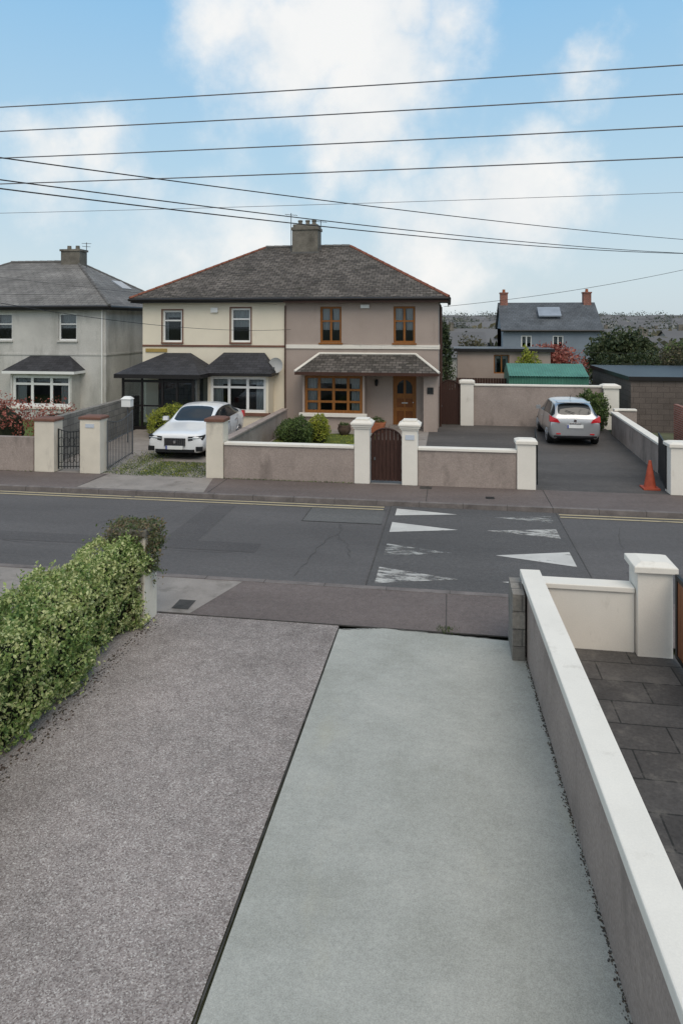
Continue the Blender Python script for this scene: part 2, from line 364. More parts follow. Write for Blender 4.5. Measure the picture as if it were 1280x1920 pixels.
def hip_roof(parent,x0,x1,y0,y1,ze,rx0,rx1,zr,m,ridge,hipc,fascia,name='roof'):
    ym=(y0+y1)/2; mb=MB()
    A,B,C,D=(x0,y0,ze),(x1,y0,ze),(x1,y1,ze),(x0,y1,ze); R0,R1=(rx0,ym,zr),(rx1,ym,zr)
    mb.poly([A,B,R1,R0],m); mb.poly([B,C,R1],m); mb.poly([C,D,R0,R1],m); mb.poly([D,A,R0],m)
    mb.poly([(x0,y0,ze-.02),(x0,y1,ze-.02),(x1,y1,ze-.02),(x1,y0,ze-.02)],fascia)
    n=26
    for i in range(1,n):
        t0=i/n; t1=t0+.006
        def L(P,Q,t): return tuple(P[k]+(Q[k]-P[k])*t for k in range(3))
        for (P,Q,U,V) in ((A,B,R0,R1),(B,C,R1,R1)):
            a,b=L(P,U,t0),L(Q,V,t0); c,d=L(Q,V,t1),L(P,U,t1)
            lift=.012
            mb.poly([(a[0],a[1],a[2]+.001),(b[0],b[1],b[2]+.001),(c[0],c[1],c[2]+lift),(d[0],d[1],d[2]+lift)],m)
    o=mb.build(name,parent)
    mb=MB()
    def cap(p,q,mm,r=.09):
        p=Vector(p);q=Vector(q);n=max(2,int((q-p).length/.4))
        for i in range(n):
            a=p.lerp(q,i/n);b=p.lerp(q,(i+.96)/n); mb.tube([a,b],[r*1.06,r*.92],mm,6)
    cap(R0,R1,ridge)
    for s,t in ((A,R0),(D,R0),(B,R1),(C,R1)): cap(s,t,hipc,.07)
    mb.build('ridge_tiles',parent)
    mb=MB()
    mb.box(x0+.05,x1-.05,y0+.03,y0+.06,ze-.2,ze-.021,fascia); mb.box(x0+.03,x0+.05,y0+.03,y1-.03,ze-.2,ze-.021,fascia)
    mb.box(x1-.05,x1-.03,y0+.03,y1-.03,ze-.2,ze-.021,fascia)
    mb.tube([(x0,y0-.03,ze-.07),(x1,y0-.03,ze-.07)],.06,fascia,8)
    mb.tube([(x1+.03,y0,ze-.07),(x1+.03,y1,ze-.07)],.06,fascia,8); mb.tube([(x0-.03,y0,ze-.07),(x0-.03,y1,ze-.07)],.06,fascia,8)
    mb.build('gutters',parent)
def lean_roof(mb,x0,x1,yf,yw,ze,tx0,tx1,zt,m,fascia,trim=None,th=.12):
    mb.poly([(x0,yf,ze),(x1,yf,ze),(tx1,yw,zt),(tx0,yw,zt)],m)
    mb.poly([(x0,yf,ze),(tx0,yw,zt),(x0,yw,ze)],m); mb.poly([(x1,yf,ze),(x1,yw,ze),(tx1,yw,zt)],m)
    mb.poly([(x0,yf,ze-th),(x0,yw,ze-th),(x1,yw,ze-th),(x1,yf,ze-th)],fascia)
    mb.box(x0,x1,yf,yf+.03,ze-th,ze-.003,fascia); mb.box(x0,x0+.03,yf+.031,yw,ze-th,ze-.003,fascia); mb.box(x1-.03,x1,yf+.031,yw,ze-th,ze-.003,fascia)
    if trim:
        r=.05
        mb.tube([(x0,yf,ze+.02),(tx0,yw,zt+.02)],r,trim,6); mb.tube([(x1,yf,ze+.02),(tx1,yw,zt+.02)],r,trim,6); mb.tube([(tx0,yw,zt+.02),(tx1,yw,zt+.02)],r,trim,6)

def sheet(name,pts,z,m,parent=None):
    mb=MB(); mb.poly([(x,y,z) for x,y in pts],m); return mb.build(name,parent)
def rect(x0,x1,y0,y1): return [(x0,y0),(x1,y0),(x1,y1),(x0,y1)]

# ------------------------------------------------------------------ terrain
def H(x,y):
    def ss(a,b,t): t=max(0,min(1,(t-a)/(b-a))); return t*t*(3-2*t)
    h=-.06-2.4*ss(40,62,y)-3.0*ss(80,300,y)
    if y>450: h+=ss(450,1500,y)*(19+8*noise.noise(Vector((x*.002,y*.001,3))))+4*noise.noise(Vector((x*.008,y*.004,1)))*ss(450,900,y)
    return h
xs=[-3000,-2200,-1500,-1000,-700,-450,-300,-200,-120,-80,-40,-20,0,20,40,60,80,100,130,170,220,280,350,430,520,620,730,850,1000,1200,1500,2000,3000]
ys=[-400,-100,0,20,40,45,50,55,62,80,110,150,200,300,450,550,650,800,950,1150,1400,1600,1900,2500,4000]
v=[(x,y,H(x,y)) for y in ys for x in xs]; nx=len(xs)
f=[[j*nx+i,j*nx+i+1,(j+1)*nx+i+1,(j+1)*nx+i] for j in range(len(ys)-1) for i in range(nx-1)]
me=bpy.data.meshes.new('ground'); me.from_pydata(v,[],f); me.materials.append(M['terrain'])
me.polygons.foreach_set('use_smooth',[True]*len(f))
COL.objects.link(bpy.data.objects.new('ground',me))

# ------------------------------------------------------------------ street
road=group('road')
sheet('road_surface',rect(-120,120,10.95,15.98),0,'road',road)
sheet('trench_repair',[(-60,12.25),(-3.6,12.35),(-3.6,12.85),(-60,12.8)],.004,'trench',road)
sheet('trench_repair',[(2.9,11.1),(9.5,11.15),(9.6,12.5),(3.0,12.4)],.004,'trench',road)
sheet('trench_repair',[(-5.6,12.851),(-4.9,12.851),(-4.95,15.4),(-5.6,15.4)],.004,'trench',road)
sheet('speed_ramp',[(-1.35,11.0),(2.35,11.0),(2.35,15.95),(-1.35,15.95)],.012,'road2',road)
mb=MB()
for x in (-1.35,2.35): mb.box(x-.009,x+.009,11.0,15.95,.002,.016,'crack')
mb.build('ramp_joint',road)
sheet('asphalt_patch',rect(-3.15,-1.45,14.5,15.55),.005,'patch',road)
mb=MB()
for r in ((-3.17,-1.43,14.475,14.5),(-3.17,-1.43,15.55,15.575),(-3.17,-3.15,14.5,15.55)): mb.poly([(x,y,.009) for x,y in rect(*r)],'crack')
mb.build('patch_seal',road)
def crack(mb,pts,w,z,m='crack',sub=8,j=.05):
    P=[]
    for i in range(len(pts)-1):
        a=Vector(pts[i]);b=Vector(pts[i+1])
        for k in range(sub): P.append(a.lerp(b,k/sub)+Vector((random.uniform(-j,j),random.uniform(-j,j))))
    P.append(Vector(pts[-1]))
    for i in range(len(P)-1):
        d=(P[i+1]-P[i]).normalized(); n=Vector((-d.y,d.x))*w*random.uniform(.3,1)
        mb.poly([(*(P[i]-n),z),(*(P[i+1]-n),z),(*(P[i+1]+n),z),(*(P[i]+n),z)],m)
mb=MB()
crack(mb,[(-2.3,14.4),(-2.2,14),(-2.45,13),(-2.6,11.3)],.006,.007)
crack(mb,[(-2.25,13.6),(-2.0,13.2),(-1.8,12.4)],.004,.0075)
crack(mb,[(-9,12.3),(-6.5,12.2),(-4,12.3)],.005,.007)
crack(mb,[(-7.6,13.4),(-6.8,14.6),(-6.2,15.2)],.005,.007)
crack(mb,[(3.3,12.6),(3.2,13.5),(3.5,15)],.004,.007)
mb.build('cracks',road)
mk=MB()
def tri(base,tip,y,w,m): mk.poly([(base,y-w/2,.017),(tip,y,.017),(base,y+w/2,.017)] if tip>base else [(base,y+w/2,.017),(tip,y,.017),(base,y-w/2,.017)],m)
tri(-1.2,.17,15.45,.56,'paint_w'); tri(-1.22,.17,14.3,.70,'paint_w'); tri(-1.2,.05,12.85,.72,'paint_w3'); tri(-1.22,.14,11.55,.76,'paint_w2')
tri(2.2,.9,15.35,.55,'paint_w3'); tri(2.17,.75,14.35,.62,'paint_w2'); tri(2.2,.83,12.85,.78,'paint_w'); tri(2.2,.85,11.55,.62,'paint_w')
for x0,x1 in ((-60,-1.5),(2.4,60)):
    for y in (15.58,15.78): mk.poly([(x,yy,.010) for x,yy in rect(x0,x1,y,y+.075)],'paint_y')
mk.build('road_markings',road)

pv=group('pavement')
mb=MB()
mb.poly([(x,y,.05) for x,y in rect(-120,120,9.47,10.82)],'pave')
mb.box(-120,120,10.821,10.95,-.05,.055,'kerb')
for k in range(-14,14):
    mb.box(k*1.0-.004,k*1.0+.004,10.819,10.953,.0,.058,'seam')
mb.build('pavement_surface',pv)
mb=MB()
mb.poly([(x,y,.054) for x,y in [(-4.3,9.5),(-3.75,9.5),(-3.35,10.8),(-5.2,10.8),(-9,10.8),(-9,9.5)]],'slabl')
mb.poly([(x,y,.058) for x,y in rect(-4.08,-3.82,9.62,9.95)],'seam')
mb.box(-.056,-.044,9.5,10.8,.04,.056,'crack')
mb.box(-4.2,1.0,9.466,9.474,.04,.057,'crack')
mb.build('pavement_repair',pv)
pv2=group('pavement')
mb=MB()
mb.poly([(x,y,.1) for x,y in rect(-120,120,16.12,17.7)],'pave')
mb.box(-120,120,15.99,16.119,-.05,.103,'kerb')
for k in range(-16,10): mb.box(k*1.0+.3-.005,k*1.0+.3+.005,15.987,16.122,0,.106,'seam')
for x in (-5.9,-.55,2.3,-9.4): mb.box(x-.008,x+.008,16.12,17.68,.09,.104,'seam')
mb.box(-.75,-.45,17.35,17.6,.098,.106,'seam'); mb.box(.85,1.05,16.6,16.8,.098,.106,'iron')
mb.poly([(x,y,.104) for x,y in [(-9.4,16.13),(-6.0,16.13),(-6.3,17.69),(-9.3,17.69)]],'slabl')
mb.build('pavement_surface',pv2)

# ------------------------------------------------------------------ near property
sheet('pebbled_driveway',[(-5.2,-1),(-1.56,-1),(-1.535,9.46),(-5.0,9.46)],.046,'pebble')
dr=group('concrete_driveway')
sheet('slab',[(-1.50,-1),(1.25,-1),(1.0,9.1),(.80,9.35),(-.9,9.48),(-1.515,9.35)],.050,'slab',dr)
mb=MB()
crack(mb,[(-1.53,-1),(-1.525,9.4)],.008,.055,'seam',sub=90,j=.004)
crack(mb,[(-1.5,9.33),(-.9,9.46),(.8,9.36)],.008,.055,'seam',sub=20,j=.012)
mb.build('joint',dr)
mb=MB()
for i in range(1500):
    y=random.uniform(1.5,9); x=1.12-.030*(y-3.5)-abs(random.gauss(0,.018)); s=random.uniform(.002,.006)
    mb.box(x-s,x+s,y-s,y+s,.052,.053+s*.5,random.choice(['crack','soil','pot']))
for i in range(700):
    y=random.uniform(3.5,9.3); x=-4.25+abs(random.gauss(0,.10)); s=random.uniform(.004,.009)
    mb.box(x-s,x+s,y-s,y+s,.048,.049+s*.5,random.choice(['crack','soil','pot','bark']))
mb.build('grit')

def wx(y): return 1.12-.030*(y-3.5)
w=group('boundary_wall')
mb=MB()
mb.wallseg((wx(0)+.10,0.0),(wx(9.3)+.10,9.3),.2,0,.93,'taupe_wall'); mb.build('render',w)
mb=MB(); mb.wallseg((wx(0)+.10,0),(wx(9.33)+.10,9.33),.26,.931,1.03,'white_paint'); mb.build('coping',w,bevel=.012)
mb=MB()
mb.box(.775,.935,8.82,9.42,0,.22,'block')
for k in range(1,4): mb.box(.775+.004*(k%2),.935,8.82+.004*(k%2),9.42,.22*k+.004,.22*(k+1),'block')
mb.build('concrete_block_pier',None,bevel=.008)
w=group('garden_wall')
mb=MB(); mb.box(1.19,2.36,9.33,9.53,0,.80,'white_paint'); mb.build('render',w)
mb=MB(); mb.box(1.16,2.36,9.30,9.56,.801,.87,'white_paint'); mb.build('coping',w,bevel=.01)
def pillar(x0,x1,y0,y1,z0,z1,m,cap,capz=.1,over=.05,style=0,name='gate_pillar'):
    g=group(name); mb=MB(); mb.box(x0,x1,y0,y1,z0,z1-capz,m); mb.build('shaft',g,bevel=.012)
    mb=MB()
    if style==0:
        mb.box(x0-over,x1+over,y0-over,y1+over,z1-capz+.001,z1-capz*.35,cap)
        mb.frust(x0-over,x1+over,y0-over,y1+over,z1-capz*.35,z1,over+.06,cap)
    elif style==1:
        mb.box(x0-.03,x1+.03,y0-.03,y1+.03,z1-capz+.001,z1-capz+.05,cap)
        mb.box(x0-.06,x1+.06,y0-.06,y1+.06,z1-capz+.05,z1-capz+.11,cap)
        mb.box(x0-.09,x1+.09,y0-.09,y1+.09,z1-capz+.11,z1-.10,cap)
        mb.frust(x0-.07,x1+.07,y0-.07,y1+.07,z1-.10,z1-.04,.06,cap); mb.box(x0+.02,x1-.02,y0+.02,y1-.02,z1-.04,z1,cap)
    mb.build('cap',g,bevel=.008); return g
pillar(2.37,2.80,9.22,9.65,0,1.23,'white_paint','white_paint',.12,.05)
g=group('driveway_gate')
mb=MB(); x=2.80
mb.box(x,x+.04,6.7,9.15,.08,.13,'iron'); mb.box(x,x+.04,6.7,9.15,1.07,1.13,'iron'); mb.box(x,x+.04,9.09,9.15,.13,1.07,'iron'); mb.box(x,x+.04,6.7,6.76,.13,1.07,'iron')
for i in range(20): mb.box(x+.01,x+.03,6.77+i*.116,6.77+i*.116+.106,.135,1.065,'gateslat')
mb.build('leaf',g)
sheet('patio_paving',[(1.2,-1),(9,-1),(9,9.32),(1.15,9.32)],.03,'paving')
mb=MB()
for (cx,cy) in ((2.05,5.2),(1.35,7.4),(2.4,6.2),(2.1,4.6),(-.06,9.5),(-.05,9.6)):
    for i in range(60):
        x=cx+random.gauss(0,.06);y=cy+random.gauss(0,.03);a=random.uniform(0,6.28);s=.012
        h=random.uniform(.02,.06); mb.poly([(x,y,.03),(x+s*math.cos(a),y+s*math.sin(a),.03),(x+.02*math.sin(a),y+.02*math.cos(a),.05+h)],'shrub_g')
mb.build('weeds')
sheet('neighbour_drive',[(-30,-1),(-5.05,-1),(-5.0,9.46),(-30,9.46)],.03,'slabl')

# ------------------------------------------------------------------ foliage
def leaf_obj(name,P,size,m,parent=None,asp=.55,up=0.0):
    P=np.asarray(P,float); N=len(P)
    a=np.random.normal(size=(N,3)); a/=np.linalg.norm(a,axis=1)[:,None]
    n=np.random.normal(size=(N,3)); n[:,2]+=up; b=np.cross(a,n); b/=np.linalg.norm(b,axis=1)[:,None]+1e-9
    s=size*np.random.uniform(.6,1.3,N)[:,None]
    c=np.cross(a,b)
    V=np.stack([P-a*s,P-b*s*asp+c*s*.12,P+a*s,P+b*s*asp+c*s*.12],1).reshape(-1,3)
    F=np.arange(N*4).reshape(N,4)
    me=bpy.data.meshes.new(name); me.vertices.add(N*4); me.vertices.foreach_set('co',V.ravel())
    me.loops.add(N*4); me.loops.foreach_set('vertex_index',F.ravel().astype(np.int32))
    me.polygons.add(N); me.polygons.foreach_set('loop_start',np.arange(0,N*4,4,dtype=np.int32)); me.polygons.foreach_set('loop_total',np.full(N,4,dtype=np.int32))
    me.update(calc_edges=True); me.materials.append(M[m] if isinstance(m,str) else m)
    o=bpy.data.objects.new(name,me); COL.objects.link(o)
    if parent: o.parent=parent
    return o
def nz(x,y,z,s,seed=0): return noise.noise(Vector((x*s+seed,y*s,z*s)))
hg=group('hedge')
pts=[]
N=56000
for i in range(N):
    y=random.uniform(3.0,9.15); t=random.uniform(0,2.9)
    if t<1.2: x=-4.22; z=.06+t*1.0; nxv,nzv=1,0.0
    elif t<2.05: x=-4.22-(t-1.2); z=1.20; nxv,nzv=0,1
    else: x=-5.07; z=1.20-(t-2.05); nxv,nzv=-1,0
    if z>1.0 and nxv: x-=nxv*(z-1.0)**2*2.6
    if nzv: z-=max(0,abs(x+4.645)-.22)**2*1.8
    b=.24*nz(x,y,z,1.5)+.13*nz(x,y,z,4,9)+.07*nz(x,y,z,10,4)
    if t<1.2 and z<.35: b-=(.35-z)*.35
    d=b-abs(random.gauss(0,.035))+(random.random()<.06)*random.uniform(0,.12)
    x+=nxv*d; z+=nzv*d
    pts.append((x,y,max(.06,z)))
for i in range(170):
    y=random.uniform(4,9.1); x=random.uniform(-5.0,-4.3); z=1.12+.24*nz(x,y,1.2,1.5); L=random.uniform(.1,.28); dx,dy=random.uniform(-.5,.5),random.uniform(-.5,.5)
    for k in range(14): u=k/14; pts.append((x+dx*L*u+random.gauss(0,.012),y+dy*L*u+random.gauss(0,.012),z+L*u))
leaf_obj('leaves',pts,.024,'hedge',hg)
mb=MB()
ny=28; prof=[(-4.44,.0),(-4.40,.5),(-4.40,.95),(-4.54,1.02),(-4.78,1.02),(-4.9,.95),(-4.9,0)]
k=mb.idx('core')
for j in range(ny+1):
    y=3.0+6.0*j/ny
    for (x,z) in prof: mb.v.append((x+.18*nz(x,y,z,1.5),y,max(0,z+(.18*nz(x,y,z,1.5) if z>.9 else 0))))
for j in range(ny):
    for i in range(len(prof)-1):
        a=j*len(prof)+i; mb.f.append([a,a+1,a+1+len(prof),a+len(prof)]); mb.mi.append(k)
mb.build('dark_core',hg)  # lumpy core blocks the view through; inner shade put into its dark colour
g=group('gate_pillar')
mb=MB(); mb.box(-4.72,-4.22,9.02,9.44,0,1.3,'cream_pillar'); mb.box(-4.77,-4.18,8.97,9.47,1.301,1.40,'chim'); mb.build('shaft',g,bevel=.015)
pts=[]
for i in range(9500):
    face=random.random(); z=random.uniform(.05,1.46); u=random.uniform(-.24,.24); dd=abs(random.gauss(0,.05))+.01+.09*max(0,nz(u,0,z,4))
    if face<.36:
        if u>.15 and z<.75: continue
        p=(-4.47+u,9.02-dd*1.3,z)
    elif face<.66:
        if z<.68+.5*nz(u,3,z,3) or (u>.06 and z<1.0): continue
        p=(-4.22+dd*1.2,9.23+u*.9,z)
    elif face<.82: p=(-4.47+u*1.1,9.23+random.uniform(-.25,.25),1.38+dd*.6)
    else: p=(-4.72-dd,9.23+u,z)
    if p[2]>1.34 and random.random()<.5: continue
    pts.append(p)
for i in range(600):
    z=random.uniform(.0,.7); pts.append((-4.32+random.gauss(0,.05),8.95+random.gauss(0,.05),z))
leaf_obj('ivy',pts,.024,'ivy',g)

def blob_pts(cx,cy,cz,rx,ry,rz,n,rag=.25,seed=0,shell=.25):
    out=[]
    for _ in range(n):
        d=Vector((random.gauss(0,1),random.gauss(0,1),random.gauss(0,1))).normalized()
        r=1+rag*1.6*noise.noise(d*1.8+Vector((seed,seed*2,0)))+rag*.8*noise.noise(d*5+Vector((seed,0,seed)))
        r*=1-abs(random.gauss(0,shell))
        out.append((cx+d.x*rx*r,cy+d.y*ry*r,cz+d.z*rz*r))
    return out
def bush(name,x,y,z0,rx,ry,h,m,n,size,rag=.3):
    g=group(name)
    P=[p for p in blob_pts(x,y,z0+h*.5,rx,ry,h*.55,n,rag,random.uniform(0,50),.16) if p[2]>z0]
    leaf_obj('leaves',P,size,m,g)
    mb=MB()
    for i in range(5):
        a=i*1.3; mb.tube([(x,y,z0-.02),(x+.4*rx*math.cos(a),y+.4*ry*math.sin(a),z0+h*.6)],[.03,.012],'bark',5)
    mb.lathe(x,y,[(rx*.5,z0),(rx*.68,z0+h*.3),(rx*.6,z0+h*.6),(rx*.3,z0+h*.8)],'core',10)  # dark core among the stems, inner shade put into its colour
    mb.build('stems_and_core',g)
def tree(name,x,y,z0,h,r,m,n,size,rag=.35,conifer=False):
    g=group(name); mb=MB()
    mb.tube([(x,y,z0-.1),(x+.05*h*.3,y,z0+h*.3),(x,y,z0+h*.8)],[h*.035,h*.025,h*.008],'bark',7)
    P=[]; k=9 if not conifer else 7
    for i in range(k):
        if conifer:
            t=(i+.5)/k; zz=z0+h*(.12+.85*t); rr=r*(1-t*.8)
            P+=blob_pts(x+random.uniform(-.1,.1)*r,y,zz,rr,rr,h/k*1.1,n//k,rag,random.uniform(0,60),.3)
        else:
            a=random.uniform(0,6.28); q=random.uniform(.15,.6)*r; zz=z0+h*random.uniform(.38,.82)
            c=(x+q*math.cos(a),y+q*math.sin(a),zz)
            mb.tube([(x,y,z0+h*.3),((x+c[0])/2,(y+c[1])/2,zz-.1*h),c],[h*.018,h*.012,h*.005],'bark',5)
            P+=blob_pts(*c,r*.5,r*.5,h*.2,n//k,rag,random.uniform(0,60),.28)
    mb.build('trunk',g); leaf_obj('foliage',P,size,m,g)

# ------------------------------------------------------------------ far side boundary
def gwall(p,q,h,m='taupe_wall',t=.2,z0=.05,coping='white_paint',name='garden_wall',h2=None,ct=.07):
    g=group(name); mb=MB(); h2=h if h2 is None else h2
    mb.wallseg(p,q,t,z0,h-ct,m,None,h2-ct); mb.build('render',g)
    if coping:
        mb=MB(); mb.wallseg(p,q,t+.08,h-ct+.001,h,coping,h2-ct+.001,h2); mb.build('coping',g,bevel=.01)
    return g
Y=17.75
gwall((-30,Y+.05),(-11.6,Y+.05),1.12,'taupe_wall',coping=None)
pillar(-11.55,-10.95,Y-.1,Y+.35,.1,1.62,'cream_pillar','band_brown',.1,.03)
pillar(-10.17,-9.57,Y-.1,Y+.35,.1,1.70,'cream_pillar','band_brown',.1,.03)
pillar(-6.50,-6.02,Y-.1,Y+.35,.1,1.74,'cream_pillar','band_brown',.12,.04)
gwall((-6.0,Y+.05),(-2.47,Y+.05),1.07)
pillar(-2.46,-2.06,Y-.1,Y+.30,.1,1.79,'white_paint','white_paint',.26,style=1)
pillar(-1.22,-.82,Y-.1,Y+.30,.1,1.78,'white_paint','white_paint',.26,style=1)
gwall((-.81,Y+.05),(1.66,Y+.05),1.08)
pillar(1.67,2.13,Y-.1,Y+.32,.1,1.36,'white_paint','white_paint',.12,.04)
pillar(5.30,5.80,Y-.1,Y+.35,.1,1.38,'white_paint','white_paint',.12,.04)
gwall((5.81,Y+.05),(20,Y+.05),1.05)
mb=MB(); mb.box(-1.13,-.90,Y-.118,Y-.101,1.28,1.40,'plaque2'); mb.build('house_name_plaque')
mb=MB(); mb.box(-9.99,-9.74,Y-.118,Y-.101,1.38,1.48,'plaque2'); mb.build('house_name_plaque')
def arch_gate(x0,x1,y,z0,zs,zc,m='gatewood'):
    g=group('garden_gate'); mb=MB(); n=8; W=x1-x0
    def top(x): u=(x-(x0+x1)/2)/(W/2); return zs+(zc-zs)*math.sqrt(max(0,1-u*u*.96))
    for i in range(n):
        a=x0+W*i/n+.004; b=x0+W*(i+1)/n-.004
        mb.hexa([(a,y,z0),(b,y,z0),(b,y+.03,z0),(a,y+.03,z0),(a,y,top(a)),(b,y,top(b)),(b,y+.03,top(b)),(a,y+.03,top(a))],m)
    mb.box(x0+.02,x1-.02,y+.034,y+.04,z0+.02,zs-.02,m)
    for z in (z0+.2,zs-.15): mb.box(x0,x1,y+.041,y+.07,z,z+.1,m)
    P=[(x0+W*i/16,y-.012,top(x0+W*i/16)-.02) for i in range(17)]; mb.tube(P,.022,m,6)
    mb.box(x0,x0+.05,y-.02,y-.001,z0,zs-.05,m); mb.box(x1-.05,x1,y-.02,y-.001,z0,zs-.05,m)
    mb.box(x0+.08,x0+.12,y-.03,y-.001,(z0+zs)/2,(z0+zs)/2+.07,'irong')
    mb.build('leaf',g)
arch_gate(-2.04,-1.24,Y+.08,.16,1.24,1.55)
def iron_gate(p,q,z0,h,hm,n,m='iron',scroll=False):
    g=group('iron_gate'); mb=MB(); p=Vector((p[0],p[1]));q=Vector((q[0],q[1]))
    T=lambda u:h+(hm-h)*math.sin(math.pi*u)
    for i in range(n+1):
        u=i/n;c=p.lerp(q,u); r=.02 if i in (0,n) else .009
        mb.tube([(c.x,c.y,z0),(c.x,c.y,T(u))],r,m,6)
    for zz in (z0+.06,z0+.55*(h-z0)): mb.tube([(p.x,p.y,zz),(q.x,q.y,zz)],.014,m,6)
    mb.tube([(*p.lerp(q,i/12),T(i/12)-.02) for i in range(13)],.014,m,6)
    if scroll:
        d=(q-p)
        for k in range(5):
            for zz in (z0+.3,z0+.75):
                c=p.lerp(q,(k+.5)/5); R=.09
                mb.tube([(c.x+d.normalized().x*R*math.cos(t*.6),c.y+d.normalized().y*R*math.cos(t*.6),zz+R*1.5*math.sin(t*.6)) for t in range(11)],.008,m,5)
    mb.build('leaf',g)
iron_gate((-10.93,Y+.1),(-10.2,Y+.25),.16,1.3,1.22,9,'iron',True)
iron_gate((-9.5,Y+.2),(-9.85,20.2),.16,1.55,1.4,17,'irong')
iron_gate((2.2,Y+.25),(2.42,20.2),.16,1.25,1.2,14,'iron')
g=group('driveway_gate'); mb=MB()
p,q=Vector((5.28,Y+.2)),Vector((5.66,19.9))
mb.wallseg(p,q,.03,.18,.24,'iron'); mb.wallseg(p,q,.03,1.22,1.28,'iron')
for i in range(18):
    a=p.lerp(q,i/18);b=p.lerp(q,(i+.85)/18); mb.wallseg(a,b,.02,.24,1.219,'iron')
mb.build('leaf',g)
g=group('garden_wall'); mb=MB()
mb.wallseg((-11.6,18.1),(-12.5,26),.22,-.05,1.48,'block',None,1.36); mb.build('blocks',g)
gwall((-6.3,18.1),(-6.45,26.4),1.0,coping='taupe_wall',t=.18,h2=.9)
gwall((5.72,18.1),(6.1,27.0),.98,t=.18,h2=.95)
gwall((.97,28.6),(6.0,28.6),1.78)
pillar(6.02,6.6,28.35,28.85,.05,1.85,'white_paint','white_paint',.16,.06)
gwall((6.1,27.05),(6.9,27.05),1.05,t=.2)
pillar(.43,.96,28.35,28.85,.05,1.95,'white_paint','white_paint',.14,.05)
arch_gate(-.43,.42,28.5,.1,1.55,1.95)

sheet('tarmac_driveway',[(-.8,17.7),(5.75,17.7),(6.1,28.5),(-.8,28.5)],.092,'drive_tar')
sheet('gravel_path',[(-6.3,17.7),(-.8,17.7),(-.8,28.5),(-6.3,28.5)],.088,'slabl')
sheet('lawn',rect(-6.2,-2.6,18,25.5),.094,'grass')
sheet('cream_house_driveway',[(-11.5,17.7),(-6.4,17.7),(-6.4,27.4),(-12.4,27.4)],.088,'slabl')
def grass_patch(name,pts_fn,n,h=.05,m='shrub_g',z=.09):
    mb=MB()
    for i in range(n):
        x,y=pts_fn(); a=random.uniform(0,6.28); hh=h*random.uniform(.5,1.3)
        mb.poly([(x,y,z),(x+.02*math.cos(a),y+.02*math.sin(a),z),(x+.03*math.cos(a*3),y+.03*math.sin(a*3),z+hh)],m)
    mb.build(name)
def strip():
    c=random.choice([(-9.1,.22),(-6.75,.15),(-8.3,.25),(-9.3,.28),(-7.5,.3)]); y=random.uniform(17.8,25 if c[0] in(-9.1,-9.3,-6.75) else 19.6); return (c[0]+random.gauss(0,c[1]),y)
grass_patch('grass_tufts',strip,9000,.035,'shrub_g')
grass_patch('grass_tufts',strip,3000,.035,'shrub_y')
grass_patch('grass_tufts',lambda:(random.uniform(-6.1,-2.7),random.uniform(19,25.4)),5000,.04,'shrub_y',.095)
grass_patch('grass_tufts',lambda:(random.choice([random.uniform(-6,-2.5),random.uniform(-9,-6.6),random.uniform(-20,-11.6)]),17.66+abs(random.gauss(0,.015))-.02),700,.04,'shrub_g',.1)
sheet('front_garden',rect(-30,-12.4,17.9,28),.06,'grass')

# ------------------------------------------------------------------ main semi-detached house
h=group('semi_detached_house')
F=27.4; B=35.2; zE=5.2; xL,xM,xR=-12.9,-6.67,-.44
mb=MB()
holesL=[(-12.0,-11.13,3.47,4.82),(-9.0,-8.15,3.48,4.9),(-9.5,-7.3,.7,2.1),(-12.2,-10.2,.1,2.1)]
facade(mb,xL,xM,0,zE,F,holesL,'cream_paint')
mb.poly([(xL,B,0),(xL,F,0),(xL,F,zE),(xL,B,zE)],'cream_paint'); mb.poly([(xM,B,0),(xL,B,0),(xL,B,zE),(xM,B,zE)],'cream_paint')
mb.build('cream_walls',h)
mb=MB()
holesR=[(-5.22,-4.34,3.48,4.95),(-2.23,-1.36,3.48,4.95),(-5.6,-3.5,.7,2.15),(-2.25,-1.32,.1,2.2)]
facade(mb,xM,xR,0,zE,F,holesR,'taupe')
mb.poly([(xR,F,0),(xR,B,0),(xR,B,zE),(xR,F,zE)],'taupe'); mb.poly([(xR,B,0),(xM,B,0),(xM,B,zE),(xR,B,zE)],'taupe')
mb.build('taupe_walls',h)
window(h,'window_upper_1',-12.0,-11.13,3.47,4.82,F,'pvc',1,.68,.08,'band_brown',1)
window(h,'window_upper_2',-9.0,-8.15,3.48,4.9,F,'pvc',1,.68,.08,'band_brown',2)
window(h,'window_upper_3',-5.22,-4.34,3.48,4.95,F,'oak',2,.6,.085,'oak',3)
window(h,'window_upper_4',-2.23,-1.36,3.48,4.95,F,'oak',2,.6,.085,'oak',3)
mb=MB()
for (a,b,c,d) in holesL[:2]:
    mb.box(a-.05,a-.001,F-.025,F-.001,c-.02,d+.05,'band_brown'); mb.box(b+.001,b+.05,F-.025,F-.001,c-.02,d+.05,'band_brown'); mb.box(a,b,F-.025,F-.001,d+.001,d+.05,'band_brown')
mb.box(xL,xM-.01,F-.03,F-.001,3.28,3.36,'band_brown')
mb.box(xM+.01,xR+.02,F-.045,F-.001,3.24,3.40,'white_paint'); mb.box(xR+.001,xR+.045,F-.002,B,3.24,3.40,'white_paint')
mb.tube([(xM,F-.06,5.0),(xM,F-.06,.1)],.03,'fascia_brown',8); mb.tube([(xR+.07,F+.5,5.0),(xR+.07,F+.5,.1)],.04,'fascia_brown',8)
mb.tube([(xR+.07,F+3.5,5.0),(xR+.07,F+3.5,.1)],.04,'fascia_brown',8)
mb.box(-9.85,-9.55,F-.09,F-.001,4.72,4.92,'pvc'); mb.box(-3.55,-3.2,F-.1,F-.001,4.88,5.02,'pvc')
mb.build('trim',h)
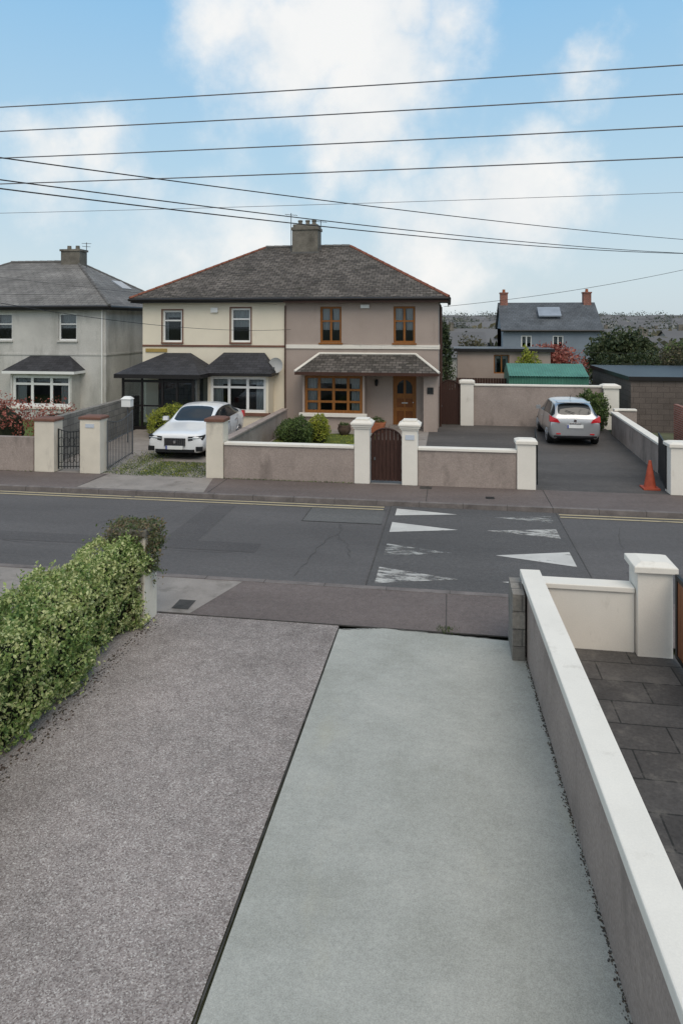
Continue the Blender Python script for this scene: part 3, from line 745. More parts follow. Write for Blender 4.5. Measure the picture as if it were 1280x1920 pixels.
hip_roof(h,xL-.4,xR+.4,F-.4,B+.4,zE+.12,-8.55,-4.55,7.85,'slate_old','ridge_grey','ridge_red','fascia_dark')
mb=MB(); mb.box(xM,xR+.36,F-.39,F-.365,zE-.09,zE+.09,'fascia_brown'); mb.box(xR+.365,xR+.39,F-.3,B+.3,zE-.09,zE+.09,'fascia_brown'); mb.build('brown_fascia',h)
mb=MB(); yc=30.75
mb.box(-7.15,-5.95,yc-.1,yc+.75,7.2,8.55,'chim'); mb.box(-7.2,-5.9,yc-.15,yc+.8,8.551,8.68,'chim'); mb.box(-7.12,-5.98,yc-.07,yc+.72,8.681,8.82,'chim')
mb.poly([(-7.2,yc-.11,7.15),(-5.9,yc-.11,7.15),(-5.9,yc-.11,7.55),(-7.2,yc-.11,7.55)],'ridge_grey')
for x in (-6.85,-6.5,-6.2): mb.lathe(x,yc+.3,[(.11,8.82),(.09,8.95),(.12,9.0),(.11,9.05)],'chim',10)
mb.build('chimney',h,bevel=.01)
mb=MB()
for x,t in ((-7.22,9.35),(-5.83,9.0)):
    mb.tube([(x,yc,7.6),(x,yc,t)],.018,'irong',6)
    mb.tube([(x-.25,yc-.15,t-.08),(x+.25,yc+.2,t-.08)],.010,'irong',5)
    for k in range(5): mb.tube([(x-.2+k*.1,yc-.28+k*.07,t-.08),(x-.2+k*.1,yc+.05+k*.07,t-.08)],.007,'irong',5)
mb.build('aerials',h)
bf=26.6
mb=MB(); facade(mb,-5.78,-3.30,0,2.26,bf,[(-5.70,-3.38,.72,2.2)],'taupe')
mb.poly([(-5.78,F,0),(-5.78,bf,0),(-5.78,bf,2.26),(-5.78,F,2.26)],'taupe'); mb.poly([(-3.30,bf,0),(-3.30,F,0),(-3.30,F,2.26),(-3.30,bf,2.26)],'taupe')
mb.box(-1.0,-.47,26.5,26.75,0,2.26,'taupe'); mb.box(-.65,-.47,26.751,F-.001,0,2.26,'taupe')
mb.build('bay_walls',h)
window(h,'bay_window',-5.70,-3.38,.72,2.2,bf,'oak',4,.62,.11,None,1,(.3,))
mb=MB(); mb.box(-5.90,-3.20,bf-.12,bf+.068,.58,.719,'white_paint'); mb.build('bay_sill',h,bevel=.01)
mb=MB(); lean_roof(mb,-5.98,-.40,26.05,F-.002,2.38,-5.25,-1.35,3.02,'slate_old','fascia_brown','white_paint'); mb.build('canopy_roof',h)
mb=MB(); a,b=-2.25,-1.32; y=F+.05
mb.box(a,a+.07,y,y+.08,.1,2.2,'oak'); mb.box(b-.07,b,y,y+.08,.1,2.2,'oak'); mb.box(a+.07,b-.07,y,y+.08,2.12,2.2,'oak')
mb.box(a+.071,b-.071,y+.03,y+.07,.12,2.119,'oak')
for (x0,x1,z0,z1) in ((a+.15,a+.43,.3,.75),(b-.43,b-.15,.3,.75),(a+.15,a+.43,.9,1.25),(b-.43,b-.15,.9,1.25)):
    mb.frust(x0,x1,y+.015,y+.03,z0,z1,.0,'oakdark')
cx=(a+b)/2
for s in (-1,1):
    mb.poly([(cx+s*.05,y+.02,1.45),(cx+s*.3,y+.02,1.45),(cx+s*.3,y+.02,1.75),(cx+s*.22,y+.02,1.9),(cx+s*.05,y+.02,2.0)][::s],'carglass')
mb.box(cx-.12,cx+.12,y+.005,y+.03,1.05,1.10,'chrome'); mb.tube([(b-.13,y+.03,1.1),(b-.13,y-.02,1.1)],.025,'chrome',8)
mb.box(a-.1,b+.1,F-.35,F+.04,.09,.2,'slabl')
mb.build('front_door',h)
mb=MB(); mb.box(-2.95,-2.85,F-.14,F-.001,1.95,2.0,'iron'); mb.lathe(-2.9,F-.14,[(.03,1.75),(.06,1.8),(.07,1.95),(.02,2.02)],'iron',8)
mb.box(-.86,-.62,26.47,26.499,1.55,1.8,'iron'); mb.build('door_lamp_and_number_plate',h)
bf=26.5
mb=MB(); facade(mb,-9.68,-7.15,0,2.2,bf,[(-9.58,-7.25,.68,2.12)],'cream_paint')
mb.poly([(-9.68,F,0),(-9.68,bf,0),(-9.68,bf,2.2),(-9.68,F,2.2)],'cream_paint'); mb.poly([(-7.15,bf,0),(-7.15,F,0),(-7.15,F,2.2),(-7.15,bf,2.2)],'cream_paint')
mb.box(-9.75,-7.08,bf-.08,bf+.068,.56,.679,'band_brown'); mb.build('cream_bay_walls',h)
window(h,'cream_bay_window',-9.58,-7.25,.68,2.12,bf,'pvc',3,.7,.11,None,1)
mb=MB(); lean_roof(mb,-9.95,-6.95,bf-.3,F-.003,2.28,-9.3,-7.55,3.05,'slate_black','fascia_dark'); mb.build('cream_bay_roof',h)
mb=MB(); lean_roof(mb,-13.0,-9.5,25.05,F-.004,2.28,-11.9,-10.75,3.02,'slate_black','fascia_dark',None,.16); mb.build('porch_roof',h)
mb=MB()
for x in (-12.75,-11.95,-11.1,-10.5,-9.85): mb.box(x-.04,x+.04,25.3,25.38,.1,2.12,'fascia_dark')
for (x0,x1) in ((-12.71,-11.99),(-11.91,-11.14),(-11.06,-10.54),(-10.46,-9.89)):
    mb.box(x0,x1,25.31,25.37,.1,.22,'fascia_dark'); mb.box(x0,x1,25.31,25.37,1.95,2.05,'fascia_dark'); mb.box(x0,x1,25.31,25.37,1.0,1.06,'fascia_dark')
    mb.poly([(x0,25.34,.2),(x1,25.34,.2),(x1,25.34,2.0),(x0,25.34,2.0)],'glass')
mb.poly([(-9.85,25.34,.2),(-9.85,F,.2),(-9.85,F,2.1),(-9.85,25.34,2.1)],'glass'); mb.poly([(-12.75,25.34,.2),(-12.75,F,.2),(-12.75,F,2.1),(-12.75,25.34,2.1)],'glass')
mb.box(-12.2,-10.2,F+.1,F+.13,.1,2.1,'slate_blue')
mb.box(-12.95,-12.35,25.15,25.29,.05,.75,'cream_pillar'); mb.build('glazed_porch',h)
mb=MB(); mb.box(-12.75,-11.8,F-.04,F-.001,3.05,3.2,'plaque'); mb.build('house_name_sign',h)
g=group('satellite_dish'); mb=MB(); cx,cz=-6.98,2.56
k=mb.idx('dish'); rings=[]
for i in range(6):
    r=.30*i/5; st=len(mb.v)
    for j in range(20):
        t=6.2832*j/20; mb.v.append((cx+r*math.cos(t)+.0,F-.34-.35*r*r*3+.0+.12*r*math.sin(t),cz+r*1.05*math.sin(t)))
    rings.append(st)
for i in range(5):
    for j in range(20): mb.f.append([rings[i]+j,rings[i]+(j+1)%20,rings[i+1]+(j+1)%20,rings[i+1]+j]); mb.mi.append(k)
mb.tube([(cx,F-.33,cz),(cx+.02,F,cz-.15)],.02,'irong',6); mb.tube([(cx,F-.36,cz-.28),(cx,F-.75,cz-.1)],.012,'irong',6); mb.box(cx-.04,cx+.04,F-.80,F-.72,cz-.13,cz-.05,'irong')
mb.build('dish',g)

# ------------------------------------------------------------------ left grey house
h=group('grey_rendered_house')
F2=28.0;B2=35.4;x0,x1=-26.0,-14.9;zE=4.95
mb=MB(); hol=[(-20.2,-19.4,3.5,4.72),(-17.15,-16.27,3.5,4.72),(-18.9,-16.3,.7,2.0)]
facade(mb,x0,x1,-.1,zE,F2,hol,'roughcast')
mb.poly([(x1,F2,-.1),(x1,B2,-.1),(x1,B2,zE),(x1,F2,zE)],'roughcast'); mb.poly([(x0,B2,-.1),(x0,F2,-.1),(x0,F2,zE),(x0,B2,zE)],'roughcast'); mb.poly([(x1,B2,-.1),(x0,B2,-.1),(x0,B2,zE),(x1,B2,zE)],'roughcast')
mb.box(x0,x1+.03,F2-.03,F2-.001,2.85,2.93,'roughcast'); mb.box(x1+.001,x1+.035,F2,B2,2.85,2.93,'roughcast')
mb.tube([(x1-.15,F2-.06,zE-.1),(x1-.15,F2-.06,0)],.035,'pvc',8)
mb.build('walls',h)
window(h,'window_upper_1',-20.2,-19.4,3.5,4.72,F2,'pvc',1,.6,.07,'roughcast',2); window(h,'window_upper_2',-17.15,-16.27,3.5,4.72,F2,'pvc',1,.6,.07,'roughcast',2)
hip_roof(h,x0-.35,x1+.35,F2-.35,B2+.35,zE+.1,-22,-18.4,7.35,'slate_grey','ridge_grey','ridge_grey','fascia_dark')
mb=MB(); mb.box(-19.1,-18.1,31.4,32.1,6.6,7.85,'chim'); mb.box(-19.15,-18.05,31.35,32.15,7.851,7.95,'chim')
for x in (-18.85,-18.4): mb.lathe(x,31.75,[(.11,7.95),(.1,8.15)],'chim',8)
mb.tube([(-17.9,31.7,7.0),(-17.9,31.7,8.3)],.018,'irong',6); mb.tube([(-18.1,31.6,8.25),(-17.7,31.8,8.25)],.012,'irong',5); mb.tube([(-18.05,31.55,8.1),(-17.8,31.9,8.1)],.012,'irong',5)
mb.build('chimney',h)
mb=MB()
p=[(-16.15,32.0,5.95),(-16.15,33.0,5.95),(-16.75,33.0,6.35),(-16.75,32.0,6.35)]
mb.hexa([(a+.0,b,c-.02) for a,b,c in p]+[(a+.04,b,c+.07) for a,b,c in p],'solar'); mb.build('rooflight',h)
bf=27.3
mb=MB(); facade(mb,-19.0,-16.1,-.1,2.15,bf,[(-18.92,-16.18,.65,2.0)],'roughcast')
mb.poly([(-16.1,bf,-.1),(-16.1,F2,-.1),(-16.1,F2,2.15),(-16.1,bf,2.15)],'roughcast'); mb.poly([(-19,F2,-.1),(-19,bf,-.1),(-19,bf,2.15),(-19,F2,2.15)],'roughcast')
mb.box(-19.05,-16.05,bf-.07,bf+.068,.55,.649,'white_paint'); mb.build('bay_walls',h)
window(h,'bay_window',-18.92,-16.18,.65,2.0,bf,'pvc',3,.72,.12,None,1)
mb=MB(); lean_roof(mb,-19.25,-15.85,bf-.25,F2-.002,2.2,-18.5,-16.6,2.82,'slate_black','pvc'); mb.build('bay_roof',h)

# ------------------------------------------------------------------ back structures
g=group('garage'); mb=MB()
mb.box(7.1,13,28.6,36,-.05,2.0,'brownwall'); mb.build('walls',g)
mb=MB(); mb.box(7.0,13.1,28.5,36.1,2.001,2.16,'fascia_dark'); mb.build('flat_roof',g)
mb=MB(); mb.box(7.6,7.72,22.5,25,0,1.5,'redbrick'); mb.build('brick_wall')
g=group('green_shed'); mb=MB()
a,b=2.75,6.35; n=60
for i in range(n):
    u0=a+(b-a)*i/n;u1=a+(b-a)*(i+1)/n; z=.025*(i%2)
    mb.poly([(u0,32.9,1.78+z),(u1,32.9,1.78+.025*((i+1)%2)),(u1,34.6,2.28+.025*((i+1)%2)),(u0,34.6,2.28+z)],'greenmetal')
    mb.poly([(u0,33+z,0),(u1,33+.025*((i+1)%2),0),(u1,33+.025*((i+1)%2),1.8),(u0,33+z,1.8)],'greenmetal')
mb.box(a,b,33.05,36,-.05,1.76,'greenmetal'); mb.poly([(a,34.6,2.28),(b,34.6,2.28),(b,36.2,1.78),(a,36.2,1.78)],'greenmetal')
mb.poly([(a,32.9,1.78),(a,34.6,2.28),(a,36.2,1.78)],'greenmetal')
mb.build('corrugated_shell',g)
g=group('outbuilding'); mb=MB()
facade(mb,.4,5.2,-.1,2.75,37,[(2.3,3.1,1.6,2.6)],'taupe'); mb.box(.4,5.2,38.7,40,-.1,2.75,'taupe'); mb.poly([(.4,40,-.1),(.4,37,-.1),(.4,37,2.75),(.4,40,2.75)],'taupe'); mb.poly([(5.2,37,-.1),(5.2,40,-.1),(5.2,40,2.75),(5.2,37,2.75)],'taupe')
mb.box(.2,5.4,36.8,40.2,2.76,2.92,'fascia_dark'); mb.build('walls_and_roof',g)
window(g,'window',2.3,3.1,1.6,2.6,37,'oak',2,None,.06,None,1)
g=group('timber_fence'); mb=MB()
for i in range(26): mb.box(.3+i*.13,.3+i*.13+.12,34.5,34.52,0,1.55,'gatewood')
mb.build('boards',g)
h=group('blue_grey_house'); mb=MB(); X0,X1,Fy,By=4.5,12.5,60,67; ze=3.75
facade(mb,X0,X1,-3,ze,Fy,[(6.0,6.9,2.0,3.2),(8.6,9.5,2.0,3.2)],'bluewall')
mb.box(X0,X1,Fy+2,By,-3,ze,'bluewall'); mb.poly([(X0,By,-3),(X0,Fy,-3),(X0,Fy,ze),(X0,By,ze)],'bluewall'); mb.poly([(X1,Fy,-3),(X1,By,-3),(X1,By,ze),(X1,Fy,ze)],'bluewall')
mb.poly([(X0-.002,Fy,ze),(X0-.002,(Fy+By)/2,6.05),(X0-.002,By,ze)],'bluewall'); mb.poly([(X1+.002,Fy,ze),(X1+.002,(Fy+By)/2,6.05),(X1+.002,By,ze)],'bluewall')
mb.build('walls',h)
mb=MB(); mb.poly([(X0-.2,Fy-.3,ze-.1),(X1+.2,Fy-.3,ze-.1),(X1+.2,63.5,6.1),(X0-.2,63.5,6.1)],'slate_blue'); mb.poly([(X0-.2,63.5,6.1),(X1+.2,63.5,6.1),(X1+.2,By+.3,ze-.1),(X0-.2,By+.3,ze-.1)],'slate_blue')
mb.tube([(X0-.2,Fy-.33,ze-.15),(X1+.2,Fy-.33,ze-.15)],.08,'fascia_dark',6)
p=[(7.6,61.1,4.78),(9.5,61.1,4.78),(9.5,62.3,5.55),(7.6,62.3,5.55)]
mb.hexa([(a,b,c+.0) for a,b,c in p]+[(a,b-.05,c+.12) for a,b,c in p],'solar')
mb.build('roof',h)
mb=MB()
for x in (X0,X1-.8):
    mb.box(x,x+.65,63.1,63.9,5.5,6.9,'redbrick'); mb.box(x-.05,x+.7,63.05,63.95,6.901,7.02,'redbrick')
    mb.lathe(x+.33,63.5,[(.14,7.02),(.12,7.3)],'terracotta',8)
mb.build('chimneys',h)
window(h,'window_1',6.0,6.9,2.0,3.2,Fy,'pvc',2,None,.1,None,2); window(h,'window_2',8.6,9.5,2.0,3.2,Fy,'pvc',2,None,.1,None,2)

mb=MB()
def far_house(x,y,w,d,hh,rot=0,chim='chim'):
    z=H(x,y)-.5; c,s=math.cos(rot),math.sin(rot)
    T=lambda u,v,zz:(x+u*c-v*s,y+u*s+v*c,zz)
    rh=d*.33; e=z+hh
    mb.hexa([T(-w/2,-d/2,z),T(w/2,-d/2,z),T(w/2,d/2,z),T(-w/2,d/2,z),T(-w/2,-d/2,e),T(w/2,-d/2,e),T(w/2,d/2,e),T(-w/2,d/2,e)],'farwall')
    o=.3
    mb.poly([T(-w/2-o,-d/2-o,e-.1),T(w/2+o,-d/2-o,e-.1),T(w/2+o,0,e+rh),T(-w/2-o,0,e+rh)],'farroof'); mb.poly([T(-w/2-o,0,e+rh),T(w/2+o,0,e+rh),T(w/2+o,d/2+o,e-.1),T(-w/2-o,d/2+o,e-.1)],'farroof')
    mb.poly([T(-w/2,-d/2,e),T(-w/2,d/2,e),T(-w/2,0,e+rh)],'farwall'); mb.poly([T(w/2,-d/2,e),T(w/2,0,e+rh),T(w/2,d/2,e)],'farwall')
    if y<250: mb.box(x-w*.3,x-w*.3+.7,y-.3,y+.3,e+rh*.6,e+rh+.8,chim)
    for k in (-.3,0,.3):
        if hh>4: mb.poly([T(w*k-.5,-d/2-.02,z+3.6),T(w*k+.5,-d/2-.02,z+3.6),T(w*k+.5,-d/2-.02,z+4.8),T(w*k-.5,-d/2-.02,z+4.8)],'carglass')
far_house(-.3,70,7,7,4.0,.1); far_house(2.5,90,9,7,4.2,-.1); far_house(16.5,74,6,6,3.7,.6); far_house(25,84,10,7,3.4,.1); far_house(33,96,11,8,3.6,.2)
for i in range(110):
    y=random.uniform(115,420); x=random.uniform(-.16,.42)*y+random.uniform(-5,12)
    far_house(x,y,random.uniform(8,16),random.uniform(7,8),random.uniform(3.0,4.3),random.uniform(-.5,.5))
for i in range(420):
    y=random.uniform(600,1500); x=random.uniform(-.2,.5)*y
    far_house(x,y,random.uniform(10,30),random.uniform(8,12),random.uniform(3,5),random.uniform(-.6,.6))
mb.build('distant_houses')
P=[]; P2=[]
for i in range(420):
    y=random.uniform(250,1450) if i>150 else random.uniform(72,200); x=random.uniform(-.18,.47)*y; z=H(x,y); s=random.uniform(2.0,3.6)*(1+y/600)
    (P if y<220 else P2).extend(blob_pts(x,y,z+s*.6,s*1.6,s,s*.85,90,.4,i*1.7,.25))
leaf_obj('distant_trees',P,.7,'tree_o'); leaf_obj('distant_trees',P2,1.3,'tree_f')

tree('garden_tree',10.3,46,-.8,5.0,2.2,'tree_d',6000,.13)
tree('garden_tree',12.2,47,-.9,4.4,1.8,'tree_d',5000,.13)
tree('garden_tree',13.6,43,-.7,3.9,1.4,'shrub_g',4000,.12)
tree('garden_tree',15.6,41,-.5,3.9,1.8,'tree_d',4500,.11)
tree('garden_tree',17.5,43,-.5,4.2,2.2,'tree_o',5500,.12)
tree('garden_tree',19.5,42,-.5,4.1,2.0,'tree_d',4500,.12)
tree('garden_tree',22.0,46,-.7,4.3,2.2,'tree_d',4500,.13)
bush('ivy_hedge',9.2,38,0,1.9,.9,2.7,'tree_d',5000,.08); bush('ivy_hedge',12.3,38.5,0,2.2,.9,2.9,'tree_o',6000,.08); bush('ivy_hedge',16,39,0,2.4,.9,2.7,'tree_d',6000,.08)
tree('garden_tree',1.5,50,-1.2,4.9,1.3,'tree_o',3000,.10)
tree('garden_tree',-.3,48,-1.2,5.3,1.0,'tree_d',2500,.10,conifer=True)
tree('red_acer_tree',6.0,40,.0,3.3,2.1,'red',4800,.09,.4)
bush('golden_shrub',4.0,36.4,.0,.6,.4,2.7,'shrub_y',3000,.07)
bush('green_shrub',5.45,27.9,.09,.6,.5,1.4,'shrub_g',4500,.05)
bush('red_shrub',-14.9,20.4,.05,1.5,.9,1.85,'red',4200,.045,.5)
bush('red_shrub',-12.9,20.9,.05,.9,.7,1.5,'red',1800,.04,.5)
bush('green_shrub',-10.3,24.1,.05,.75,.8,1.1,'shrub_y',4200,.04)
bush('golden_shrub',-5.2,22.8,.09,.6,.55,.95,'shrub_g',4500,.035,.15)
bush('golden_shrub',-4.55,23.6,.09,.4,.4,.95,'shrub_y',2500,.035,.15)
bush('golden_shrub',-3.0,20.6,.09,.35,.3,.5,'shrub_y',1800,.03,.15)
bush('green_shrub',-5.7,24.0,.09,.5,.4,.4,'shrub_g',1600,.04)
for (x,y) in ((-4.95,25.2),(-3.9,25.3)):
    g=group('plant_pot'); mb=MB(); mb.lathe(x,y,[(.14,.09),(.22,.2),(.26,.32),(.22,.42),(.25,.47),(.22,.47),(.2,.42)],'pot',18); mb.build('pot',g,smooth=True)
    leaf_obj('plant',blob_pts(x,y,.48,.18,.18,.08,160,.3,x),.03,'shrub_g',g)
g=group('plant_trough'); mb=MB(); mb.hexa([(-3.0,25.9,.09),(-2.5,25.9,.09),(-2.5,26.3,.09),(-3.0,26.3,.09),(-3.08,25.85,.48),(-2.42,25.85,.48),(-2.42,26.35,.48),(-3.08,26.35,.48)],'terracotta'); mb.build('trough',g,bevel=.01)
leaf_obj('plant',blob_pts(-2.75,26.1,.52,.3,.2,.15,400,.3,3),.035,'shrub_g',g)
g=group('post_box'); mb=MB(); mb.tube([(-11.15,22.5,.1),(-11.15,22.5,1.35)],.03,'irong',8); mb.box(-11.32,-10.98,22.35,22.6,1.35,1.62,'pvc'); mb.frust(-11.35,-10.95,22.32,22.63,1.62,1.72,.1,'pvc'); mb.build('box',g,bevel=.01)

g=group('traffic_cone'); mb=MB(); cx,cy=5.0,18.3
mb.box(cx-.2,cx+.2,cy-.2,cy+.2,.095,.135,'cone'); mb.lathe(cx,cy,[(.15,.135),(.135,.2),(.09,.48),(.035,.80),(.025,.81)],'cone',20)
mb.build('cone_body',g,smooth=False)

# ------------------------------------------------------------------ cables
def cable(p,q,sag,r,m='cable',n=40):
    mb=MB(); p=Vector(p);q=Vector(q)
    P=[]
    for i in range(n+1):
        t=i/n; c=p.lerp(q,t); c.z-=sag*4*t*(1-t); P.append(c)
    mb.tube(P,r,m,6); mb.build('overhead_cable')
bb=13.0
for hh,r in ((.358,.012),(.3184,.012),(.2745,.012),(.2322,.012),(.1843,.005)):
    z=4.3+hh*bb
    cable((-22,bb+.55,z+.12),(20,bb-.5,z+.12),.22,r,'cable2')
def W(px,py,d):  # surveyed cable fixings (bearing, elevation, distance) -> street axes
    u=(px-640)/1280; v=(605-py)/1280; c,s=.98769,.15643
    return (d*(c*u-s),d*(s*u+c),4.3+v*d)
cable(W(-200,268,9),W(1500,462,30),.25,.010)
cable(W(-200,310,9),W(1500,478,30),.38,.010)
cable(W(-200,328,9),W(1500,472,30),.45,.011)
cable(W(-200,530,14),W(545,618,28),.35,.008)
cable(W(-200,495,16),W(530,572,28.5),.1,.004)
cable(W(545,640,28.2),W(1500,668,24),.1,.004)
cable(W(832,575,28.5),W(1500,452,30),.35,.010)

# ------------------------------------------------------------------ cars
def car(name,loc,rot,L,Wd,st,paint,glass_iv,screen_iv,pillar_iv,axles,wr,extra):
    g=group(name)
    mats=[M[paint],M['carglass'],M['blackp']]
    V=[];Fc=[];MI=[]
    R=[]
    for (y,zb,wb,zs,ws,zr,wrf) in st:
        W_=max(wb,ws)+.015; mz=zb+(zs-zb)*.62; dz=zr-zs
        half=[(0,zb),(wb*.8,zb),(wb-.02,zb+.10),(W_,mz),(ws,zs),(ws+(wrf-ws)*.80,zs+dz*.84),(ws+(wrf-ws)*1.06,zs+dz*.95),(wrf*.5,zr),(0,zr+.012)]
        ring=[(x,y,z) for x,z in half]+[(-x,y,z) for x,z in half[-2:0:-1]]
        R.append(len(V)); V+=ring
    n=16
    for i in range(len(st)-1):
        for j in range(n):
            a=R[i]+j;b=R[i]+(j+1)%n;c=R[i+1]+(j+1)%n;d=R[i+1]+j
            Fc.append([a,b,c,d])
            jj=j if j<8 else 15-j
            mi=0
            if jj==0: mi=2
            if i in glass_iv and jj==4: mi=1
            if i in pillar_iv and jj==4: mi=2
            if i in screen_iv and jj in (6,7): mi=1
            MI.append(mi)
    Fc.append([R[0]+j for j in range(n)][::-1]); MI.append(0)
    Fc.append([R[-1]+j for j in range(n)]); MI.append(0)
    me=bpy.data.meshes.new('b'); me.from_pydata(V,[],Fc)
    for m in mats: me.materials.append(m)
    me.polygons.foreach_set('material_index',MI)
    import bmesh as bmm
    bm=bmm.new(); bm.from_mesh(me); bmm.ops.recalc_face_normals(bm,faces=bm.faces)
    cr=bm.edges.layers.float.new('crease_edge')
    for e in bm.edges:
        ms={f.material_index for f in e.link_faces}
        if len(ms)>1: e[cr]=.45
    bm.to_mesh(me); bm.free()
    tmp=bpy.data.objects.new('tmp',me); COL.objects.link(tmp)
    ss=tmp.modifiers.new('s','SUBSURF'); ss.levels=2; ss.render_levels=2
    cutters=[]
    for ay in axles:
        cb=MB(); cb.mats=list(mats)
        cb.tube([(-Wd,ay,wr+.01),(Wd,ay,wr+.01)],wr+.055,mats[2],32)
        co=cb.build('cut'); cutters.append(co)
        bo=tmp.modifiers.new('b','BOOLEAN'); bo.operation='DIFFERENCE'; bo.object=co; bo.solver='EXACT'
    bpy.context.view_layer.update()
    dg=bpy.context.evaluated_depsgraph_get()
    nm=bpy.data.meshes.new_from_object(tmp.evaluated_get(dg)); nm.name='body'
    for p in nm.polygons: p.use_smooth=True
    try: nm.set_sharp_from_angle(angle=math.radians(40))
    except Exception: pass
    body=bpy.data.objects.new('body',nm); COL.objects.link(body); body.parent=g
    for c in cutters+[tmp]: bpy.data.objects.remove(c,do_unlink=True)
    mb=MB(); mb.box(-Wd/2+.24,Wd/2-.24,.5,L-.5,.22,.62,'blackp'); mb.build('underbody',g)
    for ay in axles:
        for s in (-1,1):
            wm=MB(); X=s*(Wd/2-.02); Xi=s*(Wd/2-.22)
            wm.tube([(Xi,ay,wr),(Xi+s*.02,ay,wr),(X-s*.03,ay,wr),(X,ay,wr)],[wr*.93,wr,wr,wr*.93],'rubber',28)
            wm.tube([(X+s*.001,ay,wr),(X+s*.006,ay,wr)],wr*.70,'blackp',24)
            for k in range(5):
                t=6.2832*k/5+.3
                for q in (-.13,.13):
                    wm.tube([(X+s*.016,ay,wr),(X+s*.012,ay+wr*.66*math.cos(t+q),wr+wr*.66*math.sin(t+q))],[.035,.022],'alloy',5)
            P=[(X+s*.008,ay+wr*.68*math.cos(6.2832*k/24),wr+wr*.68*math.sin(6.2832*k/24)) for k in range(25)]
            wm.tube(P,.014,'alloy',5,False)
            wm.build('wheel',g)
    mb=MB(); extra(mb); mb.build('details',g,bevel=.004)
    g.location=loc; g.rotation_euler=(0,0,rot)
    return g
stV=[(0.0,.26,.78,.62,.74,.72,.50),(.05,.22,.87,.70,.82,.79,.60),(.26,.18,.90,.79,.86,.85,.64),(.85,.17,.92,.87,.87,.93,.66),(1.35,.17,.92,.94,.86,.99,.66),
     (2.10,.17,.92,.96,.865,1.42,.61),(2.62,.17,.92,.97,.87,1.46,.63),(2.70,.17,.92,.97,.87,1.46,.63),(3.30,.17,.92,.99,.87,1.43,.61),(3.42,.17,.92,.995,.87,1.40,.61),
     (4.10,.18,.92,1.02,.84,1.12,.60),(4.50,.22,.88,1.0,.80,1.07,.60),(4.68,.28,.82,.95,.76,1.02,.55),(4.76,.34,.74,.80,.70,.88,.50)]
def exV(mb):
    mb.box(-.33,.33,-.035,.05,.44,.67,'blackp')
    for k in range(10): mb.box(-.30+k*.065,-.292+k*.065,-.042,-.036,.455,.655,'chrome')
    mb.box(-.34,.34,-.045,-.036,.665,.682,'chrome'); mb.box(-.34,.34,-.045,-.036,.43,.446,'chrome')
    mb.tube([(0,-.055,.56),(0,-.045,.56)],.045,'chrome',12)
    mb.box(-.62,.62,-.02,.05,.24,.33,'blackp')
    for s in (-1,1):
        q=[(s*.42,-.02,.60),(s*.86,.07,.62),(s*.86,.25,.62),(s*.42,.10,.60),(s*.42,-.01,.72),(s*.885,.09,.745),(s*.875,.30,.755),(s*.42,.12,.73)]
        if s<0: q=[q[1],q[0],q[3],q[2],q[5],q[4],q[7],q[6]]
        mb.hexa(q,'blackp')
        mb.tube([(s*.44,-.028,.665),(s*.64,.01,.675),(s*.85,.06,.69)],.016,'clearlens',6)
        x0,x1=sorted((s*.66,s*.86)); mb.box(x0,x1,.0,.09,.28,.42,'blackp')
        mb.tube([(s*.88,1.62,1.0),(s*.98,1.60,1.03)],.02,'blackp',6); mb.hexa([(s*.95-.09,1.55,.98),(s*.95+.09,1.55,.98),(s*.95+.09,1.70,.98),(s*.95-.09,1.70,.98),(s*.95-.08,1.56,1.11),(s*.95+.08,1.56,1.11),(s*.95+.08,1.68,1.11),(s*.95-.08,1.68,1.11)],'carwhite')
        for y in (2.35,3.25): mb.box(s*.935-.012,s*.935+.012,y,y+.2,.82,.85,'chrome')
        mb.tube([(s*.922,1.45,.28),(s*.938,1.40,.6),(s*.90,1.55,.92)],.005,'blackp',4)
        mb.tube([(s*.922,2.66,.28),(s*.94,2.66,.6),(s*.885,2.66,.95)],.005,'blackp',4)
        mb.tube([(s*.922,3.45,.5),(s*.94,3.5,.7),(s*.885,3.62,.97)],.005,'blackp',4)
        mb.tube([(s*.885,1.45,.95),(s*.893,2.6,.985),(s*.89,3.9,1.02)],.008,'chrome',5)
        mb.box(s*.78-.08,s*.78+.08,4.52,4.72,.72,.95,'redlens')
        mb.box(s*.915-.015,s*.915+.015,1.3,3.35,.17,.24,'blackp')
    mb.box(-.27,.27,-.06,-.047,.335,.445,'plate'); mb.box(-.27,-.23,-.063,-.061,.335,.445,'plateblue')
car('parked_car',(-8.3,19.85,.09),math.radians(1),4.76,1.85,stV,'carwhite',{4,5,7,8,9},{4,9},{6},(.88,3.74),.345,exV)
stC=[(0.0,.28,.60,.58,.58,.64,.40),(.08,.20,.74,.68,.72,.74,.52),(.30,.18,.82,.78,.78,.86,.58),(.75,.17,.85,.90,.80,.97,.60),(1.0,.17,.86,.95,.80,1.02,.62),
     (1.70,.17,.86,.97,.81,1.45,.57),(2.25,.17,.86,.99,.81,1.50,.59),(2.33,.17,.86,.99,.81,1.50,.59),(3.10,.17,.86,1.03,.80,1.48,.57),(3.58,.18,.86,1.04,.79,1.42,.55),
     (3.88,.22,.84,1.0,.77,1.04,.60),(3.95,.26,.80,.88,.76,.96,.58),(3.98,.32,.74,.74,.72,.80,.52)]
